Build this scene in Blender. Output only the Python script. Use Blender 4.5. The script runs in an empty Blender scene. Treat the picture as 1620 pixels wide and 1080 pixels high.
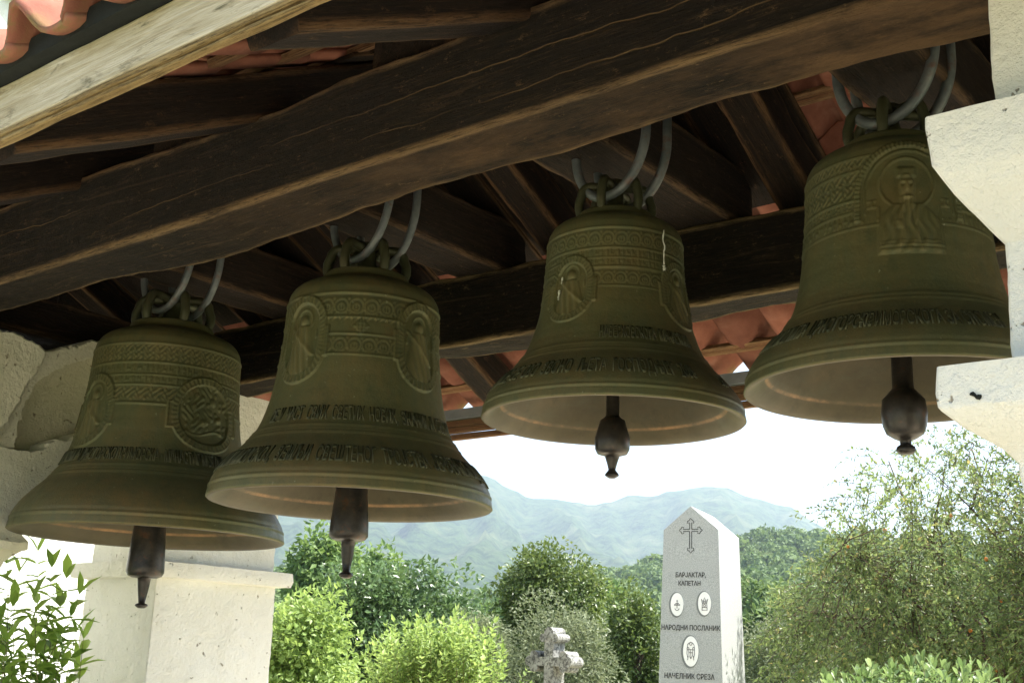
import bpy, math, random
import numpy as np
from mathutils import Vector, Matrix, noise as mn

random.seed(7); RNG = np.random.default_rng(11)
C = bpy.context.scene.collection
scene = bpy.context.scene
PI = math.pi

# ---------------------------------------------------------------- camera, sky, sun, exposure
PITCH, ROLL, LENS = 14.9, 2.05, 42.0
cam_d = bpy.data.cameras.new('camera'); cam_d.lens = LENS; cam_d.sensor_width = 36; cam_d.clip_start = .05; cam_d.clip_end = 20000
cam = bpy.data.objects.new('camera', cam_d); C.objects.link(cam)
_p, _r = math.radians(PITCH), math.radians(ROLL)
_f = Vector((0, math.cos(_p), math.sin(_p))); _rt = Vector((1, 0, 0)); _up = _rt.cross(_f)
_ir = _rt*math.cos(_r) + _up*math.sin(_r); _iu = _up*math.cos(_r) - _rt*math.sin(_r)
M4 = Matrix((_ir, _iu, -_f)).transposed().to_4x4(); M4.translation = Vector((0, 0, 1.6))
cam.matrix_world = M4
scene.camera = cam

SUN_AZ, SUN_EL = 84.0, 57.0
w = bpy.data.worlds.new('World'); scene.world = w; w.use_nodes = True
nt = w.node_tree; bg = nt.nodes['Background']
sky = nt.nodes.new('ShaderNodeTexSky'); sky.sky_type = 'NISHITA'; sky.sun_disc = False
sky.sun_elevation = math.radians(SUN_EL); sky.sun_rotation = math.radians(SUN_AZ)
sky.air_density = 1.0; sky.dust_density = 2.5; sky.ozone_density = 1.0
nt.links.new(sky.outputs[0], bg.inputs[0]); bg.inputs[1].default_value = .115
sd = bpy.data.lights.new('sun', 'SUN'); sd.energy = 5.0; sd.angle = math.radians(.53); sd.color = (1, .955, .88)
so = bpy.data.objects.new('sun', sd); C.objects.link(so)
_d = Vector((math.sin(math.radians(SUN_AZ))*math.cos(math.radians(SUN_EL)), math.cos(math.radians(SUN_AZ))*math.cos(math.radians(SUN_EL)), math.sin(math.radians(SUN_EL))))
so.rotation_euler = _d.to_track_quat('Z', 'Y').to_euler(); so.location = (20, 5, 30)
scene.view_settings.view_transform = 'Standard'; scene.view_settings.look = 'None'
scene.view_settings.gamma = 1; scene.view_settings.use_curve_mapping = False
scene.view_settings.exposure = 1.85
cy = scene.cycles
cy.max_bounces = 8; cy.diffuse_bounces = 5; cy.glossy_bounces = 3; cy.transmission_bounces = 4; cy.volume_bounces = 0
cy.use_denoising = True; cy.use_adaptive_sampling = True; cy.adaptive_threshold = .015
cy.sample_clamp_indirect = 8; cy.caustics_reflective = False; cy.caustics_refractive = False

# ---------------------------------------------------------------- helpers
def ray(px, py):
    v = _f*1890 + _ir*(px-810) + _iu*(540-py); return v
def place(px, py, dist):
    """world point in the direction of a picture point, at a horizontal distance in metres"""
    v = ray(px, py); h = math.hypot(v.x, v.y); v = v*(dist/h); return Vector((v.x, v.y, v.z+1.6))

def tag(o, label=None, cat=None, group=None, kind=None):
    if label: o['label'] = label
    if cat: o['category'] = cat
    if group: o['group'] = group
    if kind: o['kind'] = kind
    return o
def empty(name, loc=(0, 0, 0), rz=0., label=None, cat=None, group=None):
    o = bpy.data.objects.new(name, None); C.objects.link(o); o.location = loc; o.rotation_euler = (0, 0, rz)
    o.empty_display_size = .1
    return tag(o, label, cat, group)
def link(name, me, mat=None, parent=None, loc=None, rot=None):
    o = bpy.data.objects.new(name, me); C.objects.link(o)
    if mat is not None and not me.materials: me.materials.append(mat)
    if parent: o.parent = parent
    if loc is not None: o.location = loc
    if rot is not None: o.rotation_euler = rot
    return o
def np_mesh(name, V, F, smooth=True, attrs=None):
    """V (n,3), F (m,k) arrays, all faces with k corners"""
    V = np.asarray(V, dtype=np.float32); F = np.asarray(F, dtype=np.int32)
    me = bpy.data.meshes.new(name); k = F.shape[1]; m = F.shape[0]
    me.vertices.add(len(V)); me.vertices.foreach_set('co', V.ravel())
    me.loops.add(m*k); me.loops.foreach_set('vertex_index', F.ravel())
    me.polygons.add(m); me.polygons.foreach_set('loop_start', np.arange(0, m*k, k, dtype=np.int32))
    me.polygons.foreach_set('loop_total', np.full(m, k, dtype=np.int32))
    me.polygons.foreach_set('use_smooth', np.full(m, smooth, dtype=bool))
    if attrs:
        for an, a in attrs.items():
            at = me.attributes.new(an, 'FLOAT', 'POINT'); at.data.foreach_set('value', np.asarray(a, dtype=np.float32))
    me.update(calc_edges=True); return me
class MB:
    def __init__(s): s.v = []; s.f = []
    def add(s, v, f):
        n = len(s.v); s.v += [tuple(p) for p in v]; s.f += [tuple(i+n for i in q) for q in f]
    def box(s, x0, x1, y0, y1, z0, z1):
        s.add([(x0,y0,z0),(x1,y0,z0),(x1,y1,z0),(x0,y1,z0),(x0,y0,z1),(x1,y0,z1),(x1,y1,z1),(x0,y1,z1)],
              [(0,3,2,1),(4,5,6,7),(0,1,5,4),(1,2,6,5),(2,3,7,6),(3,0,4,7)])
    def mesh(s, name, smooth=False):
        me = bpy.data.meshes.new(name); me.from_pydata(s.v, [], s.f); me.update()
        if smooth: me.polygons.foreach_set('use_smooth', [True]*len(me.polygons))
        return me
def tube(pts, rad, n=10, closed=False, caps=True):
    """rings round a path; rad one number or one per point -> verts, quads"""
    pts = [Vector(p) for p in pts]; m = len(pts)
    if not hasattr(rad, '__len__'): rad = [rad]*m
    V = []; F = []; up = None
    for i, p in enumerate(pts):
        t = (pts[min(i+1, m-1)] - pts[max(i-1, 0)]).normalized()
        if up is None:
            up = t.orthogonal().normalized()
        else:
            up = (up - t*up.dot(t)); up = up.normalized() if up.length > 1e-6 else t.orthogonal().normalized()
        b = t.cross(up)
        for k in range(n):
            a = 2*PI*k/n; V.append(p + (up*math.cos(a) + b*math.sin(a))*rad[i])
    for i in range(m-1):
        for k in range(n):
            a = i*n+k; b_ = i*n+(k+1) % n; F.append((a, b_, b_+n, a+n))
    if caps:
        F.append(tuple(range(n))[::-1]); F.append(tuple((m-1)*n+k for k in range(n)))
    return V, F
def lathe(prof, n=48):
    """profile [(r,z)...] -> verts, quads"""
    V = []; F = []
    for r, z in prof:
        for k in range(n):
            a = 2*PI*k/n; V.append((r*math.cos(a), r*math.sin(a), z))
    for i in range(len(prof)-1):
        for k in range(n):
            a = i*n+k; b = i*n+(k+1) % n; F.append((a, b, b+n, a+n))
    return V, F
def nz(x, y=0., z=0., o=3): return mn.fractal(Vector((x, y, z)), 1.0, 2.0, o, noise_basis='PERLIN_ORIGINAL')

# ---------------------------------------------------------------- materials
class G:
    """tiny node-graph helper"""
    def __init__(s, name):
        s.m = bpy.data.materials.new(name); s.m.use_nodes = True; s.t = s.m.node_tree
        s.b = s.t.nodes['Principled BSDF']; s.out = s.t.nodes['Material Output']; s._co = None
    def n(s, typ, **kw):
        nd = s.t.nodes.new('ShaderNode'+typ)
        for k, v in kw.items():
            if k.startswith('i_'):
                key = k[2:].replace('_', ' '); nd.inputs[key].default_value = v
            else: setattr(nd, k, v)
        return nd
    def l(s, a, b): s.t.links.new(a, b)
    def co(s, scale=(1, 1, 1), loc=(0, 0, 0)):
        if s._co is None: s._co = s.n('TexCoord').outputs['Object']
        mp = s.n('Mapping'); mp.inputs['Scale'].default_value = scale; mp.inputs['Location'].default_value = loc
        s.l(s._co, mp.inputs[0]); return mp.outputs[0]
    def noise(s, scale=5., detail=4., rough=.55, co=None, dist=0.):
        nd = s.n('TexNoise'); nd.inputs['Scale'].default_value = scale; nd.inputs['Detail'].default_value = detail
        nd.inputs['Roughness'].default_value = rough; nd.inputs['Distortion'].default_value = dist
        s.l(co if co is not None else s.co(), nd.inputs['Vector']); return nd.outputs['Fac']
    def ramp(s, fac, stops):
        nd = s.n('ValToRGB'); cr = nd.color_ramp
        while len(cr.elements) < len(stops): cr.elements.new(.5)
        for e, (p, c) in zip(cr.elements, stops):
            e.position = p; e.color = (c[0], c[1], c[2], 1) if hasattr(c, '__len__') else (c, c, c, 1)
        s.l(fac, nd.inputs[0]); return nd.outputs[0]
    def mix(s, fac, a, b, mode='MIX'):
        nd = s.n('Mix', data_type='RGBA', blend_type=mode)
        for i, v in ((0, fac), (6, a), (7, b)):
            if hasattr(v, 'links'): s.l(v, nd.inputs[i])
            elif i == 0: nd.inputs[0].default_value = v
            else: nd.inputs[i].default_value = (v[0], v[1], v[2], 1)
        return nd.outputs[2]
    def math(s, op, a, b=None, c=None):
        nd = s.n('Math', operation=op)
        for i, v in enumerate((a, b, c)):
            if v is None: continue
            if hasattr(v, 'links'): s.l(v, nd.inputs[i])
            else: nd.inputs[i].default_value = v
        return nd.outputs[0]
    def attr(s, name): return s.n('Attribute', attribute_name=name).outputs['Fac']
    def color(s, c):
        if hasattr(c, 'links'): s.l(c, s.b.inputs['Base Color'])
        else: s.b.inputs['Base Color'].default_value = (*c, 1)
    def bump(s, h, strength=.3, dist=.01, prev=None):
        nd = s.n('Bump'); nd.inputs['Strength'].default_value = strength; nd.inputs['Distance'].default_value = dist
        s.l(h, nd.inputs['Height'])
        if prev is not None: s.l(prev, nd.inputs['Normal'])
        s.l(nd.outputs[0], s.b.inputs['Normal']); return nd.outputs[0]
    def rough(s, r):
        if hasattr(r, 'links'): s.l(r, s.b.inputs['Roughness'])
        else: s.b.inputs['Roughness'].default_value = r
    def spec(s, v): s.b.inputs['Specular IOR Level'].default_value = v

def m_bronze():
    g = G('patinated_bronze')
    a = g.noise(3.2, 6, .6); b = g.noise(22, 5, .65); st = g.noise(6, 6, .7, g.co((4.5, 4.5, .45))); mo = g.noise(12, 7, .8)
    c = g.ramp(a, [(.3, (.070, .077, .034)), (.48, (.104, .099, .042)), (.72, (.156, .110, .044))])
    c = g.mix(g.ramp(st, [(.42, 0.), (.75, .55)]), c, (.060, .080, .046))
    c = g.mix(g.ramp(b, [(.55, 0.), (.8, .35)]), c, (.14, .12, .056))
    c = g.mix(g.ramp(mo, [(.50, 0.), (.66, .55)]), c, (.052, .062, .028)); c = g.mix(g.ramp(g.noise(7.5, 7, .8, g.co((1, 1, 1.6), (4, 4, 1))), [(.56, 0.), (.70, .5)]), c, (.165, .105, .045))
    c = g.mix(g.ramp(g.noise(65, 3, .6), [(.70, 0.), (.74, .7)]), c, (.24, .25, .17))
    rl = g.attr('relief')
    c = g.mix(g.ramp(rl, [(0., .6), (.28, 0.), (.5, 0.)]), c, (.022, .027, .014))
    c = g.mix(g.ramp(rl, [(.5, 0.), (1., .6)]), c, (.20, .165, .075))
    w_ = g.attr('wear')
    c = g.mix(g.math('MULTIPLY', w_, g.ramp(g.noise(30, 5, .7), [(.3, .35), (.6, 1.)])), c, (.42, .25, .12))
    g.color(c); g.rough(g.ramp(b, [(.3, .42), (.75, .62)])); g.b.inputs['Metallic'].default_value = .35
    g.spec(.35)
    n1 = g.bump(g.noise(9, 5, .6), .12, .01); g.bump(g.noise(130, 5, .75), .5, .0022, n1)
    return g.m
def m_bronze_in():
    g = G('bell_inside_bronze')
    a = g.noise(4, 6, .65); b = g.noise(9, 6, .7, g.co((1, 1, 3)))
    c = g.ramp(a, [(.3, (.058, .048, .028)), (.55, (.090, .074, .043)), (.75, (.13, .10, .057))])
    c = g.mix(g.ramp(b, [(.5, 0.), (.8, .5)]), c, (.085, .092, .062))
    w_ = g.attr('wear')
    c = g.mix(g.math('MULTIPLY', w_, g.ramp(g.noise(5, 7, .75), [(.40, .05), (.62, 1.)])), c, (.30, .17, .08))
    bl = g.noise(13, 7, .75); c = g.mix(g.ramp(bl, [(.52, 0.), (.68, .5)]), c, (.045, .038, .024))
    g.color(c); g.rough(.55); g.b.inputs['Metallic'].default_value = .3; g.spec(.3)
    g.bump(g.noise(60, 5, .7), .3, .002); return g.m
def m_letters():
    g = G('inscription_bronze'); c = g.ramp(g.noise(30, 4), [(.3, (.034, .038, .018)), (.7, (.070, .068, .028))])
    g.color(c); g.rough(.6); g.b.inputs['Metallic'].default_value = .3; g.bump(g.noise(180, 3), .2, .001); return g.m
def m_iron(name, c1, c2, r=.5, metal=.5, rust=.4):
    g = G(name); c = g.ramp(g.noise(14, 5, .65), [(.35, c1), (.65, c2)])
    c = g.mix(g.ramp(g.noise(24, 6, .7), [(.55, 0.), (.7, rust)]), c, (.12, .045, .018))
    g.color(c); g.rough(r); g.b.inputs['Metallic'].default_value = metal; g.bump(g.noise(90, 5, .7), .35, .002); return g.m
def m_wood(name, dark, mid, light, wear=1., cracks=(), rough=.88):
    """long axis = object X. 'edge' attribute: 1 on the arris. cracks: (z, phase) wavy splits on the faces"""
    g = G(name)
    gr = g.noise(9, 8, .7, g.co((.35, 6, 6)), .6); fine = g.noise(42, 6, .7, g.co((.3, 5, 5)))
    big = g.noise(1.6, 5, .6, g.co((.7, 1.5, 1.5)))
    c = g.ramp(gr, [(.32, dark), (.62, mid)])
    c = g.mix(g.ramp(big, [(.4, 0.), (.7, .55)]), c, mid)
    c = g.mix(g.ramp(fine, [(.56, 0.), (.75, .35)]), c, light)
    ed = g.attr('edge'); en = g.noise(4.2, 8, .8, g.co((.5, 3, 3)))
    e = g.math('MULTIPLY', ed, g.ramp(en, [(.34, 0.), (.54, 1.)]))
    c = g.mix(g.math('MULTIPLY', e, wear), c, light)
    sp = g.noise(34, 6, .85, g.co((.5, 1, 1))); c = g.mix(g.ramp(sp, [(.585, 0.), (.66, .6)]), c, light)
    po = g.noise(70, 5, .8, g.co((.16, 3, 3))); c = g.mix(g.ramp(po, [(.40, .75), (.50, 0.)]), c, (dark[0]*.45, dark[1]*.45, dark[2]*.45))
    pa = g.noise(2.6, 7, .75, g.co((.55, 1.6, 1.6), (3, 1, 7))); c = g.mix(g.ramp(pa, [(.50, 0.), (.66, .42)]), c, mid)
    ds = g.noise(5.5, 7, .8, g.co((.25, 3.4, 3.4), (1, 8, 2)), 1.1); c = g.mix(g.ramp(ds, [(.56, 0.), (.70, .34)]), c, light)
    h = g.math('ADD', g.math('MULTIPLY', gr, .7), g.math('MULTIPLY', fine, .5))
    if cracks:
        sep = g.n('SeparateXYZ'); g.l(g.co(), sep.inputs[0]); tot = None
        for zc, ph, yside in cracks:
            wv = g.noise(1.1, 5, .55, g.co((1, .01, .01), (ph, ph*3.1, 0)))
            on = g.ramp(g.noise(1.3, 3, .5, g.co((1, .01, .01), (ph*7, 0, 2.2))), [(.44, 0.), (.54, 1.)])
            d = g.math('ABSOLUTE', g.math('SUBTRACT', sep.outputs['Z'], g.math('MULTIPLY_ADD', wv, .16, zc-.08)))
            k = g.math('MULTIPLY', g.ramp(g.math('MULTIPLY', d, 100.), [(.10, 1.), (.26, 0.)]), on)
            tot = k if tot is None else g.math('MAXIMUM', tot, k)
        c = g.mix(tot, c, (.125, .082, .034))
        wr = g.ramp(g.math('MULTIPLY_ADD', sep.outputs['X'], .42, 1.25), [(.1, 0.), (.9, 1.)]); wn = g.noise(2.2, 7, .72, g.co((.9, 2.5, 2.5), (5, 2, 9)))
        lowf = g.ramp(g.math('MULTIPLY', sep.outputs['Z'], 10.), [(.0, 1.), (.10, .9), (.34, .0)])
        c = g.mix(g.math('MULTIPLY', g.math('MULTIPLY', wr, lowf), g.ramp(wn, [(.40, 0.), (.60, 1.)])), c, (.150, .085, .038)); h = g.math('SUBTRACT', h, g.math('MULTIPLY', tot, .9))  # warm bounce light and worn wood painted low on the beam's right end
    g.color(c); g.rough(rough); g.spec(.25); lump = g.noise(16, 6, .7, g.co((.5, 1, 1))); n0 = g.bump(lump, .8, .028); g.bump(g.math('ADD', h, g.math('MULTIPLY', po, .8)), .9, .012, n0); return g.m
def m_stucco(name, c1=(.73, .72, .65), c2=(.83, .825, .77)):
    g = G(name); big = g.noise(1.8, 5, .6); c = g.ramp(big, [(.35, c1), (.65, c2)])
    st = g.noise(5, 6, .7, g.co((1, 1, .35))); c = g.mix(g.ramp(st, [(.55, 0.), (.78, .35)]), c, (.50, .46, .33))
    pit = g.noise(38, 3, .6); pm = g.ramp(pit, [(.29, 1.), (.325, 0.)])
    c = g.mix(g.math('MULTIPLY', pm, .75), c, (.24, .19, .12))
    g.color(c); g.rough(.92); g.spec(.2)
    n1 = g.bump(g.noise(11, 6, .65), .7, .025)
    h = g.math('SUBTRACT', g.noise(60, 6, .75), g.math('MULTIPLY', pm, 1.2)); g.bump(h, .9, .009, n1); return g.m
def m_tile():
    g = G('terracotta_tile'); oi = g.n('ObjectInfo').outputs['Random']
    c = g.ramp(g.noise(7, 6, .65), [(.3, (.17, .062, .040)), (.55, (.27, .108, .070)), (.75, (.36, .19, .135))])
    hsv = g.n('HueSaturation'); g.l(c, hsv.inputs['Color']); g.l(g.math('MULTIPLY_ADD', oi, .5, .72), hsv.inputs['Value']); c = hsv.outputs[0]
    # moss and lichen on the exposed lower lip (object -Y end)
    sep = g.n('SeparateXYZ'); g.l(g.co(), sep.inputs[0])
    lip = g.ramp(g.math('MULTIPLY_ADD', sep.outputs['Y'], 7., .04), [(.0, 1.), (.45, 0.)])
    ms = g.math('MULTIPLY', lip, g.ramp(g.noise(14, 6, .75), [(.44, 0.), (.56, 1.)]))
    c = g.mix(g.math('MULTIPLY', ms, .8), c, (.13, .11, .035)); g.color(c); g.rough(.85); g.spec(.2)
    g.bump(g.noise(45, 6, .7), .5, .004); return g.m
def m_leaf(name, c1, c2, c3=None, trans=.35, gloss=.5):
    g = G(name); t = g.attr('tint')
    st = [(0., c1), (.6, c2)] + ([(.93, c2), (1., c3)] if c3 else [(1., c2)])
    c = g.ramp(t, st); g.color(c); g.rough(gloss); g.spec(.35)
    tr = g.n('BsdfTranslucent'); hs = g.n('HueSaturation'); hs.inputs['Value'].default_value = 1.5; hs.inputs['Hue'].default_value = .485
    g.l(c, hs.inputs['Color']); g.l(hs.outputs[0], tr.inputs[0])
    mx = g.n('MixShader'); mx.inputs[0].default_value = trans
    g.l(g.b.outputs[0], mx.inputs[1]); g.l(tr.outputs[0], mx.inputs[2]); g.l(mx.outputs[0], g.out.inputs[0]); return g.m
def m_simple(name, c1, c2, sc=6., rough=.9, bs=40., bd=.004, bst=.4):
    g = G(name); g.color(g.ramp(g.noise(sc, 6, .65), [(.35, c1), (.65, c2)])); g.rough(rough); g.spec(.25)
    g.bump(g.noise(bs, 5, .7), bst, bd); return g.m

BRONZE, BR_IN, LETTER = m_bronze(), m_bronze_in(), m_letters()
IRON = m_iron('clapper_iron', (.014, .013, .012), (.060, .050, .042), .36, .5, .75)
ROD = m_iron('hanger_iron', (.075, .09, .09), (.15, .165, .16), .5, .3, .8)
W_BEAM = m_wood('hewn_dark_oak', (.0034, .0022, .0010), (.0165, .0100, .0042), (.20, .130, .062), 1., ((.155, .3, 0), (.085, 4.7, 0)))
W_REAR = m_wood('hewn_rear_oak', (.0036, .0024, .0011), (.016, .0100, .0044), (.24, .165, .075), 1.)
W_DARK = m_wood('smoked_rafter_wood', (.0042, .0024, .0012), (.017, .0088, .0040), (.13, .070, .028), .9)
W_CROSS = m_wood('crosspiece_wood', (.0050, .0032, .0016), (.021, .0120, .0058), (.12, .070, .032), .9)
def m_raw():
    g = G('weathered_pale_board'); gr = g.noise(10, 8, .7, g.co((.30, 5, 5)), 1.2); fine = g.noise(40, 6, .7, g.co((.22, 5, 6)), .6)
    c = g.ramp(gr, [(.30, (.30, .25, .15)), (.5, (.46, .41, .30)), (.7, (.60, .565, .47))])
    c = g.mix(g.ramp(fine, [(.5, 0.), (.66, .5)]), c, (.22, .18, .10))
    sp = g.n('SeparateXYZ'); g.l(g.co(), sp.inputs[0])
    up = g.ramp(g.math('MULTIPLY_ADD', sp.outputs['Z'], 9., .0), [(.35, 0.), (.95, .7)])
    c = g.mix(g.math('MULTIPLY', up, g.ramp(g.noise(3.2, 5, .7, g.co((1, 3, 3))), [(.38, 0.), (.62, 1.)])), c, (.27, .22, .085))
    c = g.mix(g.ramp(g.noise(5.5, 7, .75, g.co((.9, 3.2, 4.2)), .8), [(.56, 0.), (.68, .85)]), c, (.085, .080, .045))
    vo = g.n('TexVoronoi'); vo.inputs['Scale'].default_value = 2.1; g.l(g.co((1, .3, 5.)), vo.inputs['Vector']); d = vo.outputs['Distance']
    c = g.mix(g.ramp(d, [(.035, .85), (.075, 0.)]), c, (.10, .065, .03))
    rg = g.math('SINE', g.math('MULTIPLY', d, 95.)); c = g.mix(g.math('MULTIPLY', g.ramp(d, [(.05, .5), (.28, 0.)]), g.ramp(rg, [(.3, 0.), (.9, 1.)])), c, (.20, .15, .075))
    g.color(c); g.rough(.85); g.spec(.25); g.bump(g.math('ADD', gr, fine), .5, .006); return g.m
W_RAW = m_raw()
W_STRIP = m_wood('raw_yellow_strip', (.10, .062, .020), (.24, .155, .055), (.40, .29, .13), .8)
W_BATTEN = m_wood('batten_wood', (.10, .045, .02), (.22, .10, .045), (.38, .24, .12), .8)
W_BLACK = m_simple('black_roofing_felt', (.008, .010, .009), (.016, .019, .016), 5, .85)
STUCCO = m_stucco('white_limewash')
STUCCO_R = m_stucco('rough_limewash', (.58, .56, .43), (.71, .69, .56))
TILE = m_tile()
ZINC = m_simple('zinc_gutter', (.16, .17, .18), (.24, .25, .26), 4, .5)

# ---------------------------------------------------------------- the setting
def ground_mat():
    g = G('meadow_ground'); c = g.ramp(g.noise(.6, 8, .7), [(.35, (.05, .085, .02)), (.6, (.10, .13, .04)), (.75, (.17, .16, .08))])
    g.color(c); g.rough(.95); g.bump(g.noise(8, 6, .7), .6, .05); return g.m
gm = MB(); R_ = 3600
gm.add([(-R_, -400, 0), (R_, -400, 0), (R_, R_, 0), (-R_, R_, 0)], [(0, 1, 2, 3)])
tag(link('ground', gm.mesh('ground'), ground_mat()), kind='structure')
pm = MB(); pm.add([(-5.5, -7, .004), (7, -7, .004), (7, 8.5, .004), (-5.5, 8.5, .004)], [(0, 1, 2, 3)])
def pave_mat():
    g = G('pale_gravel_paving'); c = g.ramp(g.noise(5, 8, .7), [(.3, (.42, .37, .26)), (.65, (.56, .50, .37))])
    g.color(c); g.rough(.95); g.bump(g.noise(60, 4, .7), .7, .01); return g.m
tag(link('paving', pm.mesh('paving'), pave_mat()), kind='structure')

def hor_y(px): return 1043 + (px-810)*.0358
def ridge_mesh(name, prof, d0, d1, dr, nr, px0, px1, npx, amp, seed, mat, back=.72):
    """terrain strip whose crest at distance dr shows at the given heights (picture rows by column)"""
    xs = np.linspace(px0, px1, npx); ys = np.interp(xs, [p[0] for p in prof], [p[1] for p in prof]); V = []
    for j in range(nr):
        t = j/(nr-1); d = d0 + (d1-d0)*t; k = (d-d0)/(dr-d0) if d <= dr else 1-(d-dr)/(d1-dr)*(1-back)
        s = max(0, min(1, k)); s = s**1.25
        for i in range(npx):
            P = place(xs[i], ys[i], dr); h = P.z-0
            rg = abs(nz(xs[i]/150.+seed, d/dr*3.2, seed, 5)); n2 = nz(xs[i]/28., d/dr*16, seed+3, 4)
            q = place(xs[i], 1043, d); e = 1-abs(2*s-1) if d <= dr else .6
            z = h*s*(1 - .38*rg*min(1, e*1.4)) + amp*n2*min(1, s*3)*(1 if d < dr*.97 else .35)
            V.append((q.x, q.y, z-1.5 if j == 0 else max(-2., z)))
    F = []
    for j in range(nr-1):
        for i in range(npx-1):
            a = j*npx+i; F.append((a, a+1, a+npx+1, a+npx))
    return link(name, np_mesh(name, V, F), mat)
def mount_mat():
    g = G('forested_mountain'); a = g.noise(.010, 9, .7); b = g.noise(.05, 6, .75); geo = g.n('NewGeometry')
    c = g.ramp(b, [(.38, (.010, .026, .012)), (.56, (.070, .11, .044))])
    c = g.mix(g.ramp(a, [(.5, 0.), (.62, .7)]), c, (.15, .17, .085))
    sp = g.n('SeparateXYZ'); g.l(geo.outputs['Position'], sp.inputs[0])
    hi = g.ramp(g.math('MULTIPLY_ADD', sp.outputs['Z'], .01, -3.6), [(.2, 0.), (.8, 1.)])
    rk = g.math('MULTIPLY', hi, g.ramp(g.noise(.03, 7, .75, g.co((1, 1, .35))), [(.47, 0.), (.56, 1.)]))
    c = g.mix(rk, c, (.36, .34, .31)); c = g.mix(g.ramp(g.noise(.017, 6, .7), [(.72, 0.), (.76, .8)]), c, (.34, .33, .28))
    g.color(c); g.rough(1.); g.spec(0.); g.bump(g.noise(.06, 7, .75), 1., 16.); return g.m
tag(ridge_mesh('mountains', [(-1400, 930), (-600, 880), (0, 850), (300, 800), (500, 752), (640, 735), (735, 742), (765, 752), (790, 768), (806, 775), (830, 786), (870, 788), (930, 797), (962, 790), (1000, 782), (1030, 785), (1075, 772), (1120, 767), (1160, 770), (1185, 785), (1215, 790), (1260, 800), (1300, 828), (1345, 852), (1450, 875), (1620, 900), (2400, 930)],
    800, 3300, 2700, 70, -1500, 2700, 330, 16, 3.3, mount_mat()), kind='structure')
def hill_mat():
    g = G('wooded_hill_floor'); g.color(g.ramp(g.noise(.15, 7, .7), [(.35, (.025, .05, .015)), (.65, (.08, .10, .035))])); g.rough(1.); g.spec(0.)
    g.bump(g.noise(.7, 6, .7), 1., 1.); return g.m
HP0 = [(-1200, 940), (0, 930), (400, 905), (500, 892), (600, 925), (700, 955), (760, 948), (800, 925), (870, 912), (950, 906), (1010, 900), (1050, 886), (1110, 866), (1175, 848), (1250, 845), (1330, 846), (1450, 852), (1620, 858), (2600, 900)]
HP = [(a, b_+13) for a, b_ in HP0]
hill = tag(ridge_mesh('hills', HP, 120, 560, 420, 34, -1200, 2600, 150, 1.2, 9.1, hill_mat()), kind='structure')

LEAF_FOREST = m_leaf('forest_foliage', (.040, .085, .024), (.11, .17, .048), (.20, .20, .075), .3, .7)
def clump_leaves(cent, rad, n_each, size, rng, flat=.75):
    """leaf-clump cards round each centre: returns V (quads) F and tints"""
    N = len(cent); c = np.repeat(cent, n_each, 0); r = np.repeat(rad, n_each)
    d = rng.normal(size=(N*n_each, 3)); d /= np.linalg.norm(d, axis=1)[:, None]; d[:, 2] = np.abs(d[:, 2])*1.0-.25
    p = c + d*(r*(.75+.3*rng.random(N*n_each)))[:, None]*np.array([1, 1, flat+.25])
    nrm = d + rng.normal(size=d.shape)*.55; nrm /= np.linalg.norm(nrm, axis=1)[:, None]
    t1 = np.cross(nrm, rng.normal(size=d.shape)); t1 /= np.linalg.norm(t1, axis=1)[:, None]; t2 = np.cross(nrm, t1)
    s = (size*r*(.6+.8*rng.random(len(r))))[:, None]
    V = np.stack([p-t1*s, p-t2*s*.6, p+t1*s, p+t2*s*.6], 1).reshape(-1, 3)
    F = np.arange(len(V)).reshape(-1, 4)
    tint = np.repeat(np.clip(np.repeat(rng.random(N), n_each)*.6 + rng.random(N*n_each)*.4, 0, 1), 4)
    return V, F, tint
dg0 = bpy.context.evaluated_depsgraph_get(); dg0.update()
def on_hill(px, d):
    q = place(px, 1043, d); ok, loc, nn, ix = hill.ray_cast(Vector((q.x, q.y, 500)), Vector((0, 0, -1)))
    return loc if ok else None
cs = []; rs = []
for k in range(2600):
    px = random.uniform(380, 1760); d = 130 + 320*random.random()**1.15
    q = on_hill(px, d)
    if q is None: continue
    r = random.uniform(1.7, 3.9)*(.75+d/900); cs.append((q.x, q.y, q.z+r*.75)); rs.append(r)
V, F, T = clump_leaves(np.array(cs), np.array(rs), 90, .19, RNG)
fo = link('hillside_forest', np_mesh('hillside_forest', V, F, False, {'tint': T}), LEAF_FOREST)
tag(fo, 'broadleaf woodland covering the hill behind the graveyard', 'woodland', kind='stuff')

# ---------------------------------------------------------------- church beside the belfry
church = empty('church', (-7.1, 13, 0), 0, 'white church wall with overhanging eave beyond the tiled roof edge, top left', 'church')
cm = MB(); cm.box(-7, .34, -10, 11, 0, 9.8); link('wall', cm.mesh('wall'), STUCCO, church)
cm = MB(); cm.box(-7.4, .52, -10.5, 11.5, 9.8, 9.9); link('soffit', cm.mesh('soffit'), m_simple('painted_soffit', (.34, .36, .30), (.44, .46, .40), 3), church)
cm = MB(); cm.box(.52, .60, -10.5, 11.5, 9.80, 10.02); link('gutter', cm.mesh('gutter'), m_simple('white_gutter', (.7, .7, .68), (.78, .78, .76), 3, .4), church)
cm = MB(); cm.add([(-7.4, -10.5, 9.9), (.52, -10.5, 9.9), (.52, 11.5, 9.9), (-7.4, 11.5, 9.9), (-3.4, -10.5, 12.4), (-3.4, 11.5, 12.4)], [(1, 2, 5, 4), (0, 4, 5, 3), (0, 1, 4), (2, 3, 5)])
link('roof', cm.mesh('roof'), TILE, church)

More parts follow.
